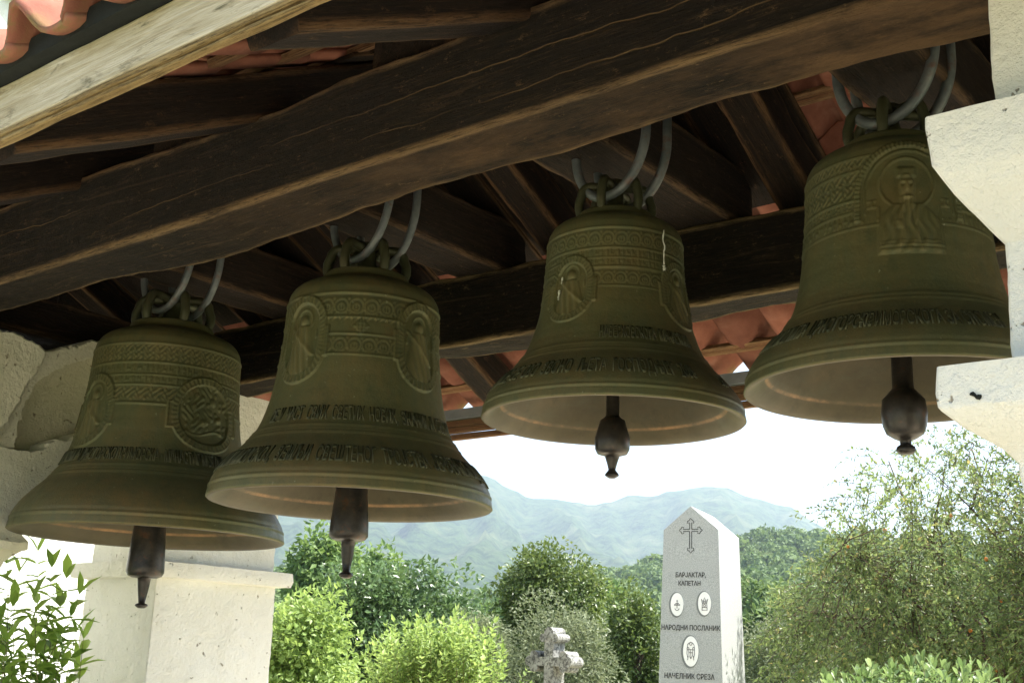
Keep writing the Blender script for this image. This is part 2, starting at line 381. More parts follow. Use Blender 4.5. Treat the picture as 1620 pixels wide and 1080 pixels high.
# ---------------------------------------------------------------- belfry. local x = along the beams (right +), y = away, z up
BZ = -math.radians(39.0)
bel = empty('belfry', (0, 0, 0), BZ, 'open white belfry with dark hewn beams and red tiled roof sheltering the four bells', 'belfry')
def L(s, p, z): return Vector((s*math.cos(BZ)-p*math.sin(BZ), s*math.sin(BZ)+p*math.cos(BZ), z))

def timber(name, x0, x1, wy, hz, mat, loc, rot=(0, 0, 0), amp=.006, r=.012, nx=60, seed=0., hew=.0, parent=bel):
    """a squared timber along local X, section wy x hz centred in y, from z=0 up, with worn arrises"""
    sec = []
    for (cy_, cz_, a0) in ((wy/2-r, r, -90), (wy/2-r, hz-r, 0), (-wy/2+r, hz-r, 90), (-wy/2+r, r, 180)):
        for a in (0, 45, 90):
            A = math.radians(a0+a); sec.append((cy_+r*math.cos(A), cz_+r*math.sin(A), 1. if True else 0))
    pts = []
    for i in range(len(sec)):                                        # subdivide the long faces
        a = sec[i]; b = sec[(i+1) % len(sec)]; pts.append((a[0], a[1], 1.))
        ln = math.hypot(a[0]-b[0], a[1]-b[1])
        if ln > r*1.6:
            m = max(2, int(ln/.035)); ts = [k/m for k in range(1, m)]
            if ln > .06: ts = [.005/ln, .012/ln] + ts + [1-.012/ln, 1-.005/ln]
            for t in ts:
                e = max(0, 1-min(t, 1-t)*ln/.011); pts.append((a[0]+(b[0]-a[0])*t, a[1]+(b[1]-a[1])*t, e))
    n = len(pts); V = []; E = []
    for i in range(nx):
        x = x0+(x1-x0)*i/(nx-1)
        for (y, z, e) in pts:
            cy_ = y/(wy/2); cz_ = (z-hz/2)/(hz/2)
            d = amp*nz(x*2.2+seed, y*7+seed*.7, z*7, 4) + hew*nz(x*.9+seed*2, y*2.3, z*2.3+seed, 2)
            d2 = amp*.7*nz(x*7+seed, y*16, z*16+5, 3)
            k = (d+d2)
            V.append((x, y+cy_*k, z+cz_*k)); E.append(e)
    F = []
    for i in range(nx-1):
        for k in range(n):
            a = i*n+k; b = i*n+(k+1) % n; F.append((a, a+n, b+n, b))
    me = bpy.data.meshes.new(name)
    me.from_pydata(V, [], F+[tuple(range(n)), tuple((nx-1)*n+k for k in range(n))[::-1]]); me.update()
    at = me.attributes.new('edge', 'FLOAT', 'POINT'); at.data.foreach_set('value', E)
    me.polygons.foreach_set('use_smooth', [True]*(len(me.polygons)-2)+[False]*2)
    return link(name, me, mat, parent, loc, rot)

BOT, TOP = 2.72, 2.984
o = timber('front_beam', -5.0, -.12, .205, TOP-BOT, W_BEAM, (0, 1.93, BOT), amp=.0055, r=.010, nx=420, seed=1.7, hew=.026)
o['label'] = 'thick hewn front beam with pale worn edges and long cracks'
timber('rear_beam', -5.0, .1, .18, TOP-BOT, W_REAR, (0, 3.30, BOT), amp=.007, r=.010, nx=160, seed=8.2, hew=.012)
BELLS = [(-3.80, 1.985, .97), (-2.75, 2.050, .885), (-1.765, 2.222, .70), (-.972, 2.215, .708)]
for k, (s, z, D) in enumerate(BELLS):
    ds = (-.03, -.03, -.085, .02)[k]; wdt = (.22, .22, .26, .22)[k]
    timber('crosspiece', 1.86, 3.36, wdt, .20, W_CROSS, (s+ds, 0, TOP), (0, 0, PI/2), amp=.006, nx=60, seed=3.+k*2.1)
timber('crosspiece', 1.7, 3.5, .22, .16, W_CROSS, (-4.55, 0, 2.80), (0, 0, PI/2), amp=.008, nx=60, seed=31.)
# rafters in pairs, foot on the eave, head at the ridge
SL = .51; AN = math.atan(SL); RID_P = 2.62
def raf_z(p): return 2.953 + SL*(p-1.83) if p <= RID_P else 2.953 + SL*(2*RID_P-p-1.83)
for k, s in enumerate((-5.02, -4.14, -3.27, -2.445, -1.53, -.66, .2, .9)):
    ln = (RID_P-1.20)/math.cos(AN)
    for sgn in (1, -1):
        if sgn == 1: loc = (s, 1.20, raf_z(1.20)); rot = Matrix.Rotation(PI/2, 4, 'Z') @ Matrix.Rotation(-AN, 4, 'Y')
        else: loc = (s, 2*RID_P-1.20, raf_z(1.20)); rot = Matrix.Rotation(-PI/2, 4, 'Z') @ Matrix.Rotation(-AN, 4, 'Y')
        timber('rafter', 0, ln-.0, .135, .135, W_DARK, loc, rot.to_euler(), amp=.005, nx=44, seed=11.+k*1.3+sgn)
timber('ridge_board', -5.3, 1.0, .03, .16, W_DARK, (0, RID_P, raf_z(RID_P)+.02), amp=.002, nx=40)
# battens
RT = .135/math.cos(AN)                                               # vertical thickness of the rafters
for sgn in (1, -1):
    for i in range(7):
        p = 1.20 + i*.232
        pp = p if sgn == 1 else 2*RID_P-p
        timber('batten', -5.3, 1.0, .045, .020, W_BATTEN, (0, pp, raf_z(p)+RT+.014), ((AN if sgn == 1 else -AN), 0, 0), amp=.0015, r=.003, nx=60, seed=50+i+sgn*9)
# dark boards added over the rafters to darken the roof underside; gaps show tiles
for sgn in (1, -1):
    for i in range(36):
        s_ = -5.28 + i*.175
        if sgn == 1: p0, p1 = 2.12 + .03*math.sin(i*2.3), RID_P-.02
        else:
            if -1.42 < s_+.08 < -1.10 or -2.30 < s_+.08 < -1.98: continue
            p0, p1 = 1.80 + .02*math.sin(i*1.7), RID_P-.02
        ln = (p1-p0)/math.cos(AN); pp = p0 if sgn == 1 else 2*RID_P-p0; sx = s_+.085
        rot = (Matrix.Rotation(PI/2*sgn, 4, 'Z') @ Matrix.Rotation(-AN, 4, 'Y')).to_euler()
        timber('darkening_board', 0, ln, .168, .012, W_DARK, (sx, pp, raf_z(p0)+RT+.003), rot, amp=.001, r=.003, nx=8, seed=90+i)
# boarded gable ends
for gx in (-5.16, .98):
    for i in range(16):
        p = 1.62 + i*.128; z1 = raf_z(p+.062)+.02
        mb = MB(); mb.box(gx-.010, gx+.010, p, p+.125, 2.79, z1+.06); link('gable_board', mb.mesh('gable_board'), W_DARK, bel)
# eave boards
o = timber('fascia_board', -5.35, 1.05, .024, .105, W_RAW, (0, 1.113, 2.622), amp=.0012, r=.003, nx=160, seed=4.4); o['label'] = 'pale weathered eave board with grey grain and knots'
o = timber('fascia_strip', -5.35, 1.05, .020, .013, W_STRIP, (0, 1.111, 2.608), amp=.002, r=.004, nx=200, seed=6.1); o['label'] = 'raw yellow strip along the lower edge of the eave board'
timber('fascia_strip', -5.35, 1.05, .020, .009, W_STRIP, (0, 1.117, 2.5985), amp=.002, r=.003, nx=200, seed=7.9)
mb = MB(); mb.box(-5.36, 1.06, 1.07, 1.128, 2.730, 2.775); mb.box(-5.36, 1.06, 1.085, 1.20, 2.775, 2.79)
link('roofing_felt', mb.mesh('roofing_felt'), W_BLACK, bel)
RE = 2*RID_P-1.135
for i, (z0, z1, pr) in enumerate(((2.578, 2.606, 0), (2.610, 2.638, .004), (2.642, 2.672, 0))):
    timber('eave_slat', -5.35, 1.05, .024, z1-z0, W_BATTEN, (0, RE+.02-pr, z0), amp=.001, r=.003, nx=60, seed=70+i)
mb = MB(); mb.box(-5.36, 1.06, RE+.0, RE+.05, 2.676, 2.722); link('zinc_strip', mb.mesh('zinc_strip'), ZINC, bel)

# tiles: one interlocking S-profile tile, copied (local -Y = lower lip)
def tile_mesh():
    nx = 13; Wt = .226; Lt = .40; th = .016; V = []; F = []
    def prof(u):
        x = (u-.20) % 1.0
        h = math.exp(-((u-.30)/.20)**2)*.084 + math.exp(-((u+.70)/.20)**2)*.084 + math.exp(-((u-1.3)/.20)**2)*.084
        return h
    us = [i/(nx-1) for i in range(nx)]
    rows = [0., .02, .2, Lt]
    for lay in (0, 1):
        for j, y in enumerate(rows):
            for u in us:
                z = prof(u) + (0 if lay else -th) + (.004 if j == 0 and lay == 0 else 0)
                V.append((u*Wt, y, z + y*-.0 ))
    n = nx; nr = len(rows); off = nr*n
    for j in range(nr-1):
        for i in range(n-1):
            a = j*n+i; F.append((a, a+n, a+n+1, a+1)); a += off; F.append((a, a+1, a+n+1, a+n))
    for i in range(n-1):
        F.append((i, i+1, off+i+1, off+i)); b = (nr-1)*n+i; F.append((b, off+b, off+b+1, b+1))
    for j in range(nr-1):
        a = j*n; F.append((a, off+a, off+a+n, a+n)); a = j*n+n-1; F.append((a, a+n, off+a+n, off+a))
    # raised rib across the underside and a long fillet, as pressed tiles have
    me = bpy.data.meshes.new('tile'); me.from_pydata(V, [], F); me.update()
    me.polygons.foreach_set('use_smooth', [True]*len(me.polygons)); me.materials.append(TILE)
    m2 = me
    return me
tm = tile_mesh(); PITCH_S = .207; EXP = .325
spots = []
for sgn in (1, -1):
    for j in range(6):
        for i in range(30):
            s = -5.27 + i*PITCH_S
            t = j*EXP
            p = 1.028 + t*math.cos(AN)
            z = 2.700 + t*math.sin(AN) + .036
            pp = p if sgn == 1 else 2*RID_P-p
            vis = -3*abs(s+1.5) + (2 if j == 0 else 0) - (1.2*abs(j-2))
            spots.append((vis, s, pp, z, sgn, j))
spots.sort(reverse=True)
VV = []; FF = []
for k, (vis, s, p, z, sgn, j) in enumerate(spots):
    jt = random.uniform(-.008, .008); tw = random.uniform(-.012, .012)
    rot = (AN-.035, 0, tw) if sgn == 1 else (AN-.035, 0, PI+tw)
    if sgn == -1: s = s+.226
    if k < 296:
        o = link('tile', tm, None, bel, (s, p+jt, z+random.uniform(-.002, .003)), rot)
    else:
        mt = Matrix.Translation((s, p+jt, z)) @ __import__('mathutils').Euler(rot).to_matrix().to_4x4()
        n0 = len(VV); VV += [tuple(mt @ v.co) for v in tm.vertices]; FF += [tuple(i+n0 for i in f.vertices) for f in tm.polygons]
me = bpy.data.meshes.new('roof_tiles'); me.from_pydata(VV, [], FF); me.polygons.foreach_set('use_smooth', [True]*len(me.polygons))
tag(link('roof_tiles', me, TILE, bel), kind='stuff')
# ridge capping
mb = MB()
for i in range(16):
    x = -5.3+i*.4; V, F = tube([(x, RID_P, 3.555), (x+.43, RID_P, 3.565)], [.115, .125], 14); mb.add(V, F)
tag(link('ridge_tiles', mb.mesh('ridge_tiles', True), TILE, bel), kind='stuff')

# masonry: lofted piers with caps, rough hand-floated surfaces
def pier(name, x0, x1, y0, y1, levels, mat, amp=.006, seed=0., nside=22, parent=bel):
    """levels: (z, outset); densified and roughened"""
    zs = []
    for (z0, o0), (z1, o1) in zip(levels, levels[1:]):
        n = max(1, int(abs(z1-z0)/.016)) if abs(z1-z0) > .001 else 1
        n = max(n, int(abs(o1-o0)/.03)+1)
        for k in range(n): zs.append((z0+(z1-z0)*k/n, o0+(o1-o0)*k/n))
    zs.append(levels[-1]); V = []; F = []
    for (z, o_) in zs:
        X0, X1, Y0, Y1 = x0-o_, x1+o_, y0-o_, y1+o_; ring = []; c = .004
        for k in range(nside): t = k/nside; ring.append((X0+c+(X1-X0-2*c)*t, Y0))
        ring.append((X1-c, Y0))
        for k in range(nside): t = k/nside; ring.append((X1, Y0+c+(Y1-Y0-2*c)*t))
        ring.append((X1, Y1-c))
        for k in range(nside): t = k/nside; ring.append((X1-c-(X1-X0-2*c)*t, Y1))
        ring.append((X0+c, Y1))
        for k in range(nside): t = k/nside; ring.append((X0, Y1-c-(Y1-Y0-2*c)*t))
        ring.append((X0, Y0+c))
        cx, cy_ = (x0+x1)/2, (y0+y1)/2
        for (x, y) in ring:
            d = amp*nz(x*3+seed, y*3, z*3+seed, 5)*1.6 + amp*.9*nz(x*28, y*28+seed, z*28, 4)
            vx, vy = x-cx, y-cy_; ll = math.hypot(vx, vy)
            V.append((x+vx/ll*d, y+vy/ll*d, z + amp*.8*nz(x*9, y*9, z*2+seed, 3)))
    n = len(V)//len(zs)
    for j in range(len(zs)-1):
        for k in range(n):
            a = j*n+k; b = j*n+(k+1) % n; F.append((a, b, b+n, a+n))
    F.append(tuple(range(n))[::-1]); F.append(tuple((len(zs)-1)*n+k for k in range(n)))
    me = bpy.data.meshes.new(name); me.from_pydata(V, [], F); me.update()
    me.polygons.foreach_set('use_smooth', [True]*len(me.polygons)); me.set_sharp_from_angle(angle=math.radians(28))
    return link(name, me, mat, parent)
CAP2 = [(0, .012), (1.78, .0), (1.878, .004), (1.896, .02), (1.921, .056), (1.942, .078), (1.947, .081), (2.003, .081), (2.007, .002), (2.163, .0),
        (2.19, .002), (2.224, .025), (2.258, .05), (2.30, .071), (2.322, .073), (2.374, .076), (2.380, 0.), (3.0, 0.)]
tag(pier('pier', -.462, .06, 1.665, 2.25, CAP2, STUCCO, .0032, 2.2), 'front right pier with two stepped caps over coves')
hp = []
for i in range(9):
    t = i/8; hp.append((-.498+.015*t, 1.583, 1.960 + .002*math.sin(t*7)-.0004*i))
V, F = tube(hp, [.001, .0022, .0032, .0024, .002, .003, .0042, .003, .001], 8); mb = MB(); mb.add(V, F); link('nail_hole', mb.mesh('nail_hole', True), W_BLACK, bel)
CAP1 = [(0, .01), (1.80, .0), (1.876, .0), (1.880, .048), (1.905, .055), (1.942, .052), (1.948, -.01), (2.715, -.012)]
tag(pier('pier', -4.778, -4.268, 3.0, 3.64, CAP1, STUCCO, .0028, 5.2), 'rear left pier with a thin flat cap, lit on its inner face')
pier('pier', -.462, .06, 3.0, 3.64, CAP1, STUCCO, .004, 7.2)
CAPL = [(0, .0), (1.84, 0.), (1.885, .02), (1.926, .06), (1.930, .075), (1.958, .078), (1.985, .05), (2.1, .02), (2.35, .0)]
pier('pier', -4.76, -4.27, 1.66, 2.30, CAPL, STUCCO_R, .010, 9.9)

def slab(name, poly, x_face, x_back, mat, amp=.006, seed=0., step=.02, parent=bel, bevel=.008):
    """polygon in (y,z) extruded from x_face back to x_back, with a ragged rounded edge"""
    pts = []
    for i in range(len(poly)):
        a = poly[i]; b = poly[(i+1) % len(poly)]; ln = math.hypot(a[0]-b[0], a[1]-b[1]); n = max(1, int(ln/step))
        for k in range(n): pts.append((a[0]+(b[0]-a[0])*k/n, a[1]+(b[1]-a[1])*k/n))
    pts = [(y+amp*(nz(y*16+seed, z*16, seed)+.8*nz(y*60+seed, z*60, seed)), z+amp*(nz(y*16, z*16+seed, seed+7)+.8*nz(y*60, z*60+seed, seed+7))) for y, z in pts]
    cy_ = sum(p[0] for p in pts)/len(pts); cz_ = sum(p[1] for p in pts)/len(pts); n = len(pts); V = []
    for xx, sh in ((x_back, 0.), (x_face-bevel, 0.), (x_face, bevel)):
        for y, z in pts:
            l_ = math.hypot(y-cy_, z-cz_); k = 1-sh/max(l_, .02); V.append((xx, cy_+(y-cy_)*k, cz_+(z-cz_)*k))
    F = []
    for j in range(2):
        for k in range(n):
            a = j*n+k; b = j*n+(k+1) % n; F.append((a, a+n, b+n, b))
    F.append(tuple(range(n))); F.append(tuple(2*n+k for k in range(n))[::-1])
    me = bpy.data.meshes.new(name); me.from_pydata(V, [], F); me.update(); return link(name, me, mat, parent)
inner = [(2.665, 2.765), (2.600, 2.730), (2.500, 2.685), (2.415, 2.630), (2.352, 2.560), (2.318, 2.480), (2.300, 2.390), (2.303, 2.300)]
outer = [(2.19, 2.28), (2.20, 2.40), (2.235, 2.50), (2.290, 2.600), (2.370, 2.690), (2.46, 2.735), (2.56, 2.775), (2.66, 2.81)]
sill = [(2.303, 2.296), (2.37, 2.30), (2.44, 2.345), (2.52, 2.375), (2.60, 2.415), (2.80, 2.44), (3.05, 2.44)]
wallo = empty('side_wall', (0, 0, 0), 0); wallo.parent = bel
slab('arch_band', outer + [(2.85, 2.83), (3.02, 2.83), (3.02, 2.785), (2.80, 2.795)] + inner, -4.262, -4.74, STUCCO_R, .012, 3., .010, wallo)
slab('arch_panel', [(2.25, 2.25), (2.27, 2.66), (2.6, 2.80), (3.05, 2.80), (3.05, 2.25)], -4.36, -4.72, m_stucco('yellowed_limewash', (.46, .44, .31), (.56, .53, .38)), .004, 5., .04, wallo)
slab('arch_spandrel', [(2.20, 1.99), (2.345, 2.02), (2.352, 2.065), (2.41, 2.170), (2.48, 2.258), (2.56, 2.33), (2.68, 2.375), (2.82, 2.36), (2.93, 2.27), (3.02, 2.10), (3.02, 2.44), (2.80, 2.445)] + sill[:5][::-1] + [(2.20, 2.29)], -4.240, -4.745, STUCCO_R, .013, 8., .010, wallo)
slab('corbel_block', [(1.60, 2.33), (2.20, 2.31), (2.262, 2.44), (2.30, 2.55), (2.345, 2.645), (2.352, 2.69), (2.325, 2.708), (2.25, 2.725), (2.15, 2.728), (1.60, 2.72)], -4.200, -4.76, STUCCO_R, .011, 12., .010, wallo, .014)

# ---------------------------------------------------------------- bells
PROF = [(.0, .500), (.004, .5045), (.030, .4995), (.033, .4965), (.036, .5005), (.043, .4995), (.048, .495), (.060, .4925), (.085, .479), (.11, .462), (.135, .441), (.160, .418), (.182, .396), (.205, .376),
        (.24, .352), (.275, .334), (.31, .320), (.35, .306), (.40, .293), (.45, .284), (.50, .278), (.55, .274), (.60, .2705), (.645, .2695), (.675, .268), (.70, .263), (.72, .252), (.737, .234), (.75, .208), (.758, .178),
        (.762, .160), (.775, .157), (.792, .153), (.800, .145), (.804, .08), (.805, .0)]
PZ = np.array([p[0] for p in PROF]); PR = np.array([p[1] for p in PROF])
KS = [0., 0.]                                                        # fuller shoulder, taller waist: set per bell
def rad(z):
    z = np.asarray(z, dtype=float); t = np.clip((z-.22)/.25, 0, 1); return np.interp(z, PZ, PR)*(1+KS[0]*t*t*(3-2*t))
def lift(z): z = np.asarray(z, dtype=float); return z + np.clip(z-.25, 0, None)*KS[1]
def bell_surface(style, seed, D):
    NT = 560
    zs = np.concatenate([np.linspace(0, .055, 14, endpoint=False), np.linspace(.055, .235, 34, endpoint=False), np.linspace(.235, .70, 118, endpoint=False), np.linspace(.70, .805, 22)])
    rr = rad(zs); ker = np.array([1, 2, 1])/4.; r2 = rr.copy(); r2[1:-1] = np.convolve(rr, ker, 'valid'); r2[zs < .055] = rr[zs < .055]; rr = r2
    th = np.linspace(-PI, PI, NT, endpoint=False)
    T, Z = np.meshgrid(th, zs); Rr = np.repeat(rr[:, None], NT, 1); H = np.zeros_like(T); rel = np.full_like(T, .4)
    def sm(d, w): return np.clip(1-np.abs(d)/w, 0, 1)
    def st(x, a, b): t = np.clip((x-a)/(b-a), 0, 1); return t*t*(3-2*t)
    def line(zc, wv=.0045, h=.0032):
        nonlocal H; H = H + h*st(sm(Z-zc, wv), 0, .7)
    upper = np.zeros_like(T)
    def orn(za, zb, cell, h=.0026, kind=0):
        nonlocal H, rel
        m = st(Z, za, za+.003)*(1-st(Z, zb-.003, zb)); w_ = zb-za
        u = (T*.275/cell) % 1.0; uu = (u-.5)*cell; v = Z-za-w_*.42
        if kind == 0:
            R1 = min(cell*.46, w_*.40); d = np.hypot(uu, v); a = sm(d-R1, .0048)
            a = np.maximum(a, sm(np.hypot(uu, v+R1*.15)-R1*.48, .004)); a = np.maximum(a, sm(np.hypot(np.abs(uu)-cell*.5, v-R1*1.02), .008))
            a = np.maximum(a, sm(uu, .003)*(v > -R1*.6)*(v < R1*.4))
            a = np.maximum(a, sm(np.hypot(np.abs(uu)-cell*.5, v+R1*.9)-R1*.33, .0035))
        else:
            a = np.abs(np.sin(T*.275/cell*PI + 2.2*np.sin(Z/cell*2.3)) * np.cos(Z/cell*PI*1.1 + 1.5*np.sin(T*.275/cell*PI*1.0))); a = st(a, .25, .6)
        H = H + m*(h*a - h*.35); rel = np.where(m > .5, .12+.75*a, rel)
    def ink(za, zb, cell, h=.0022):
        nonlocal H
        m = (Z > za)*(Z < zb); u = T*.275/cell; ui = np.floor(u); r_ = np.sin(ui*12.99+seed)*43758.5; r_ = r_-np.floor(r_)
        f = u-ui; a = (np.abs(f-.5) < .33)*((np.abs(f-.2-.5*r_) < .12) | (np.abs((Z-za)/(zb-za)-(.25+.5*r_)) < .13)); H = H + m*a*h*.8
    def medal(tc, zc, hw, hh, kind=0):
        nonlocal H, rel
        a = (T-tc)*.283; b = Z-zc; cr = hw*.97
        qx = np.abs(a)-(hw-cr); qy = np.abs(b)-(hh-cr)
        d = np.hypot(np.maximum(qx, 0), np.maximum(qy, 0)) + np.minimum(np.maximum(qx, qy), 0) - cr
        lug = np.maximum(np.abs(a)-(hw+.013), np.abs(b+.012)-hh*.34)
        dd = np.minimum(d, lug); ins = dd < 0
        H = np.where(ins, 0., H); rel = np.where(ins, .4, rel)
        fr = np.where(d > -.024, 1., 0.)*ins
        H = H + fr*.0045 + st(sm(dd, .0035), 0, .7)*.004 + st(sm(d+.025, .0035), 0, .7)*.005
        bead = .5+.5*np.sin(np.arctan2(b, a)*46); H = H + fr*(d < -.003)*(d > -.021)*bead*.0022; rel = np.where((fr > 0), .15+.55*bead, rel)
        H = H - (d < -.027)*.0015
        I = (d < -.027)
        # the relief figure: halo, head, robed shoulders, folds
        hy = hh*.42; hr = hw*.40
        g_ = 0*a
        if kind == 0:
            dh = np.hypot(a, b-hy); g_ = g_ + .0035*st(sm(dh-hr, .005), 0, .8) + .0085*np.clip(1-(dh/(hr*.52))**2, 0, 1)**.6
            bw = hw*(.34+.42*np.clip((hy-hr*.5-b)/(hh*1.0), 0, 1)); t_ = np.clip(1-(a/bw)**2, 0, 1)*(b < hy-hr*.45)*(b > -hh*.86)
            g_ = np.maximum(g_, .0075*np.sqrt(t_)) + t_*.0020*np.sin(a*240+b*60+seed)
            arm = np.exp(-((a*.8+(b+hh*.05)*.9)/.008)**2)*(np.abs(b+hh*.05) < .05); g_ = g_ + .004*arm
            g_ = g_ + .003*(np.abs(np.abs(a)-hw*.62) < .004)*(np.abs(b-hh*.1) < .012)
        elif kind == 1:                                             # a busy feast scene
            n_ = np.sin(a*150+2.4*np.sin(b*75+seed))*np.cos(b*135+1.8*np.sin(a*90)); g_ = .0032*st(n_, .05, .75)*(b > -hh*.5) + .004*st(sm(b+hh*.5-.01*np.sin(a*40), .004), 0, .8)
            for ax, bx in ((-.045, .02), (.03, .05), (.055, -.01), (-.01, -.03)): g_ = g_ + .005*np.clip(1-(np.hypot(a-ax, b-bx)/.016)**2, 0, 1)
        H = H + I*g_; rel = np.where(I, np.clip(.34+g_*62, 0, 1), rel)
    if style == 'cherub':                                           # leftmost bell
        orn(.605, .665, .021, .0018, 1); line(.67); line(.60); ink(.565, .59, .022); ink(.525, .55, .022); line(.555, .003); line(.518)
        orn(.455, .510, .024, .0018, 1); line(.450)
        for tc, kd in ((-1.00, 0), (.55, 1), (2.1, 0), (-2.6, 1)): medal(tc, .43, .098 if kd == 0 else .128, .134, kd)
    elif style == 'rings':
        orn(.595, .665, .052); line(.670); line(.588); orn(.575, .588, .020, .0015, 1); orn(.470, .530, .048); line(.532); line(.464)
        dm = np.abs((T+.02)*.27)+np.abs(Z-.558); H = H + .004*(dm < .026)*(.6+.4*np.sin((T*.27+Z)*260)*np.sin((T*.27-Z)*260))
        for tc in (-.80, .78, 2.35, -2.35): medal(tc, .520, .096, .146)
    elif style == 'double':
        orn(.600, .665, .052); line(.670); line(.592); ink(.560, .583, .020); ink(.528, .548, .020); line(.555, .003); line(.520)
        orn(.455, .512, .046); line(.448)
        for tc in (-.62, 1.02, 2.6, -2.2): medal(tc, .448, .096, .124)
    else:
        orn(.635, .668, .018, .0018, 1); line(.672); line(.630); orn(.545, .625, .024, .0022, 1); line(.540); orn(.508, .536, .019, .0017, 1); line(.502); line(.452)
        ink(.462, .495, .019, .003)
        a = (T-.16)*.283; b = Z-.545; hw = .152                     # tall beaded arch round a bust
        d = np.where(b > 0, np.hypot(a, b)-hw, np.abs(a)-hw); d = np.where(b < -.075, 9., d); ins = d < 0
        ins2 = ins | ((np.abs(a) < .085) & (b < 0) & (b > -.185))
        H = np.where(ins2 | (np.abs(d) < .012), 0., H); rel = np.where(ins2, .4, rel)
        sarc = np.where(b > 0, np.arctan2(b, a)*hw, b)
        bead = .5+.5*np.sin(sarc*2*PI/.013); fr = (np.abs(d) < .010); H = H + fr*(.004+.003*bead); rel = np.where(fr, .2+.6*bead, rel)
        H = H + .0035*st(sm(d+.022, .004), 0, .8)*(b > -.06)
        g_ = 0*a; dh = np.hypot(a+.005, b-.028)
        g_ = .004*st(sm(dh-.078, .005), 0, .8)*(b > -.045) - .001*(dh < .078)
        fx = a+.005; face = np.clip(1-(fx/.024)**2-((b-.016)/.040)**2, 0, 1)**.5; hat = np.clip(1-(fx/.033)**4, 0, 1)*st(sm(b-.062, .022), 0, .6)
        beard = np.clip(1-(fx/(.026-.30*np.clip(-.02-b, 0, .07)))**2, 0, 1)*(b < -.012)*(b > -.085)
        eyes = np.exp(-((np.abs(fx)-.010)/.0055)**2-((b-.023)/.005)**2); brow = np.exp(-((b-.031-.2*np.abs(fx))/.003)**2)*(np.abs(fx) < .02); nose = np.exp(-(fx/.004)**2)*(b > .004)*(b < .026)
        g_ = g_ + .010*face - .0045*eyes + .003*brow + .005*nose + .007*hat + beard*(.009+.002*np.sin(fx*520))
        sh = np.clip(1-(fx/(.045+.9*np.clip(-.035-b, 0, .05)))**2, 0, 1)*(b < -.035)*(b > -.185); g_ = np.maximum(g_, .006*np.sqrt(sh)+sh*.0022*np.sin(fx*(300-700*np.clip(-b,0,.19))+2*np.sin(b*60))+.0028*((np.abs(np.abs(fx)-.012-.12*np.clip(-.04-b,0,.14)) < .0028)|((np.abs(b+.10) < .012)&(np.abs(fx+.03) < .016)))*sh)
        g_ = g_ + .0025*(np.abs(np.sin(b*260)) > .7)*(np.abs(a) < .09)*(b < -.150)*(b > -.180)
        for sx in (-1, 1): g_ = g_ + .003*(np.abs(a-sx*.108) < .014)*((np.abs(b+.018) < .003) | (np.abs(b+.038) < .003) | (np.abs(a-sx*.108) < .003)*(np.abs(b+.028) < .012))
        H = H + ins2*g_ + (.0022*((np.abs(np.abs(a)-.088) < .003) & (b < -.04) & (b > -.185))); rel = np.where(ins2, np.clip(.30+g_*55, 0, 1), rel)
    for zc in ((.200, .212, .226) if style != 'bust' else (.212, .228)): line(zc, .0050, .0036)
    H = H + .0007*np.sin(T*3+seed)*np.sin(Z*14+seed)
    X = (Rr+H)*np.cos(T)*D; Y = (Rr+H)*np.sin(T)*D; V = np.stack([X, Y, lift(Z)*D + 0*T], -1).reshape(-1, 3)
    nz_ = len(zs); I0 = np.arange((nz_-1))[:, None]*NT; J = np.arange(NT)[None]; J2 = (J+1) % NT
    F = np.stack([I0+J, I0+J2, I0+J2+NT, I0+J+NT], -1).reshape(-1, 4)
    wear = (sm(Z-.0, .003)).reshape(-1)*.12
    return V, F, rel.reshape(-1), wear
def bell_inner(D):
    pr = [(.0, .500), (-.002, .494), (.004, .480), (.018, .462), (.036, .445), (.048, .436), (.052, .432), (.056, .427), (.062, .421), (.08, .408), (.12, .384), (.18, .345), (.25, .305), (.35, .268), (.5, .245), (.62, .235), (.68, .21), (.71, .15), (.72, .0)]
    n = 128; V = []; F = []; Wv = []
    for (z, r) in pr:
        for k in range(n):
            a = 2*PI*k/n; V.append((r*D*math.cos(a), r*D*math.sin(a), z*D)); Wv.append(1. if .050 < z < .058 else 0.)
    for i in range(len(pr)-1):
        for k in range(n):
            a = i*n+k; b = i*n+(k+1) % n; F.append((a, a+n, b+n, b))
    return np_mesh('bell_inside', V, F, True, {'wear': Wv})
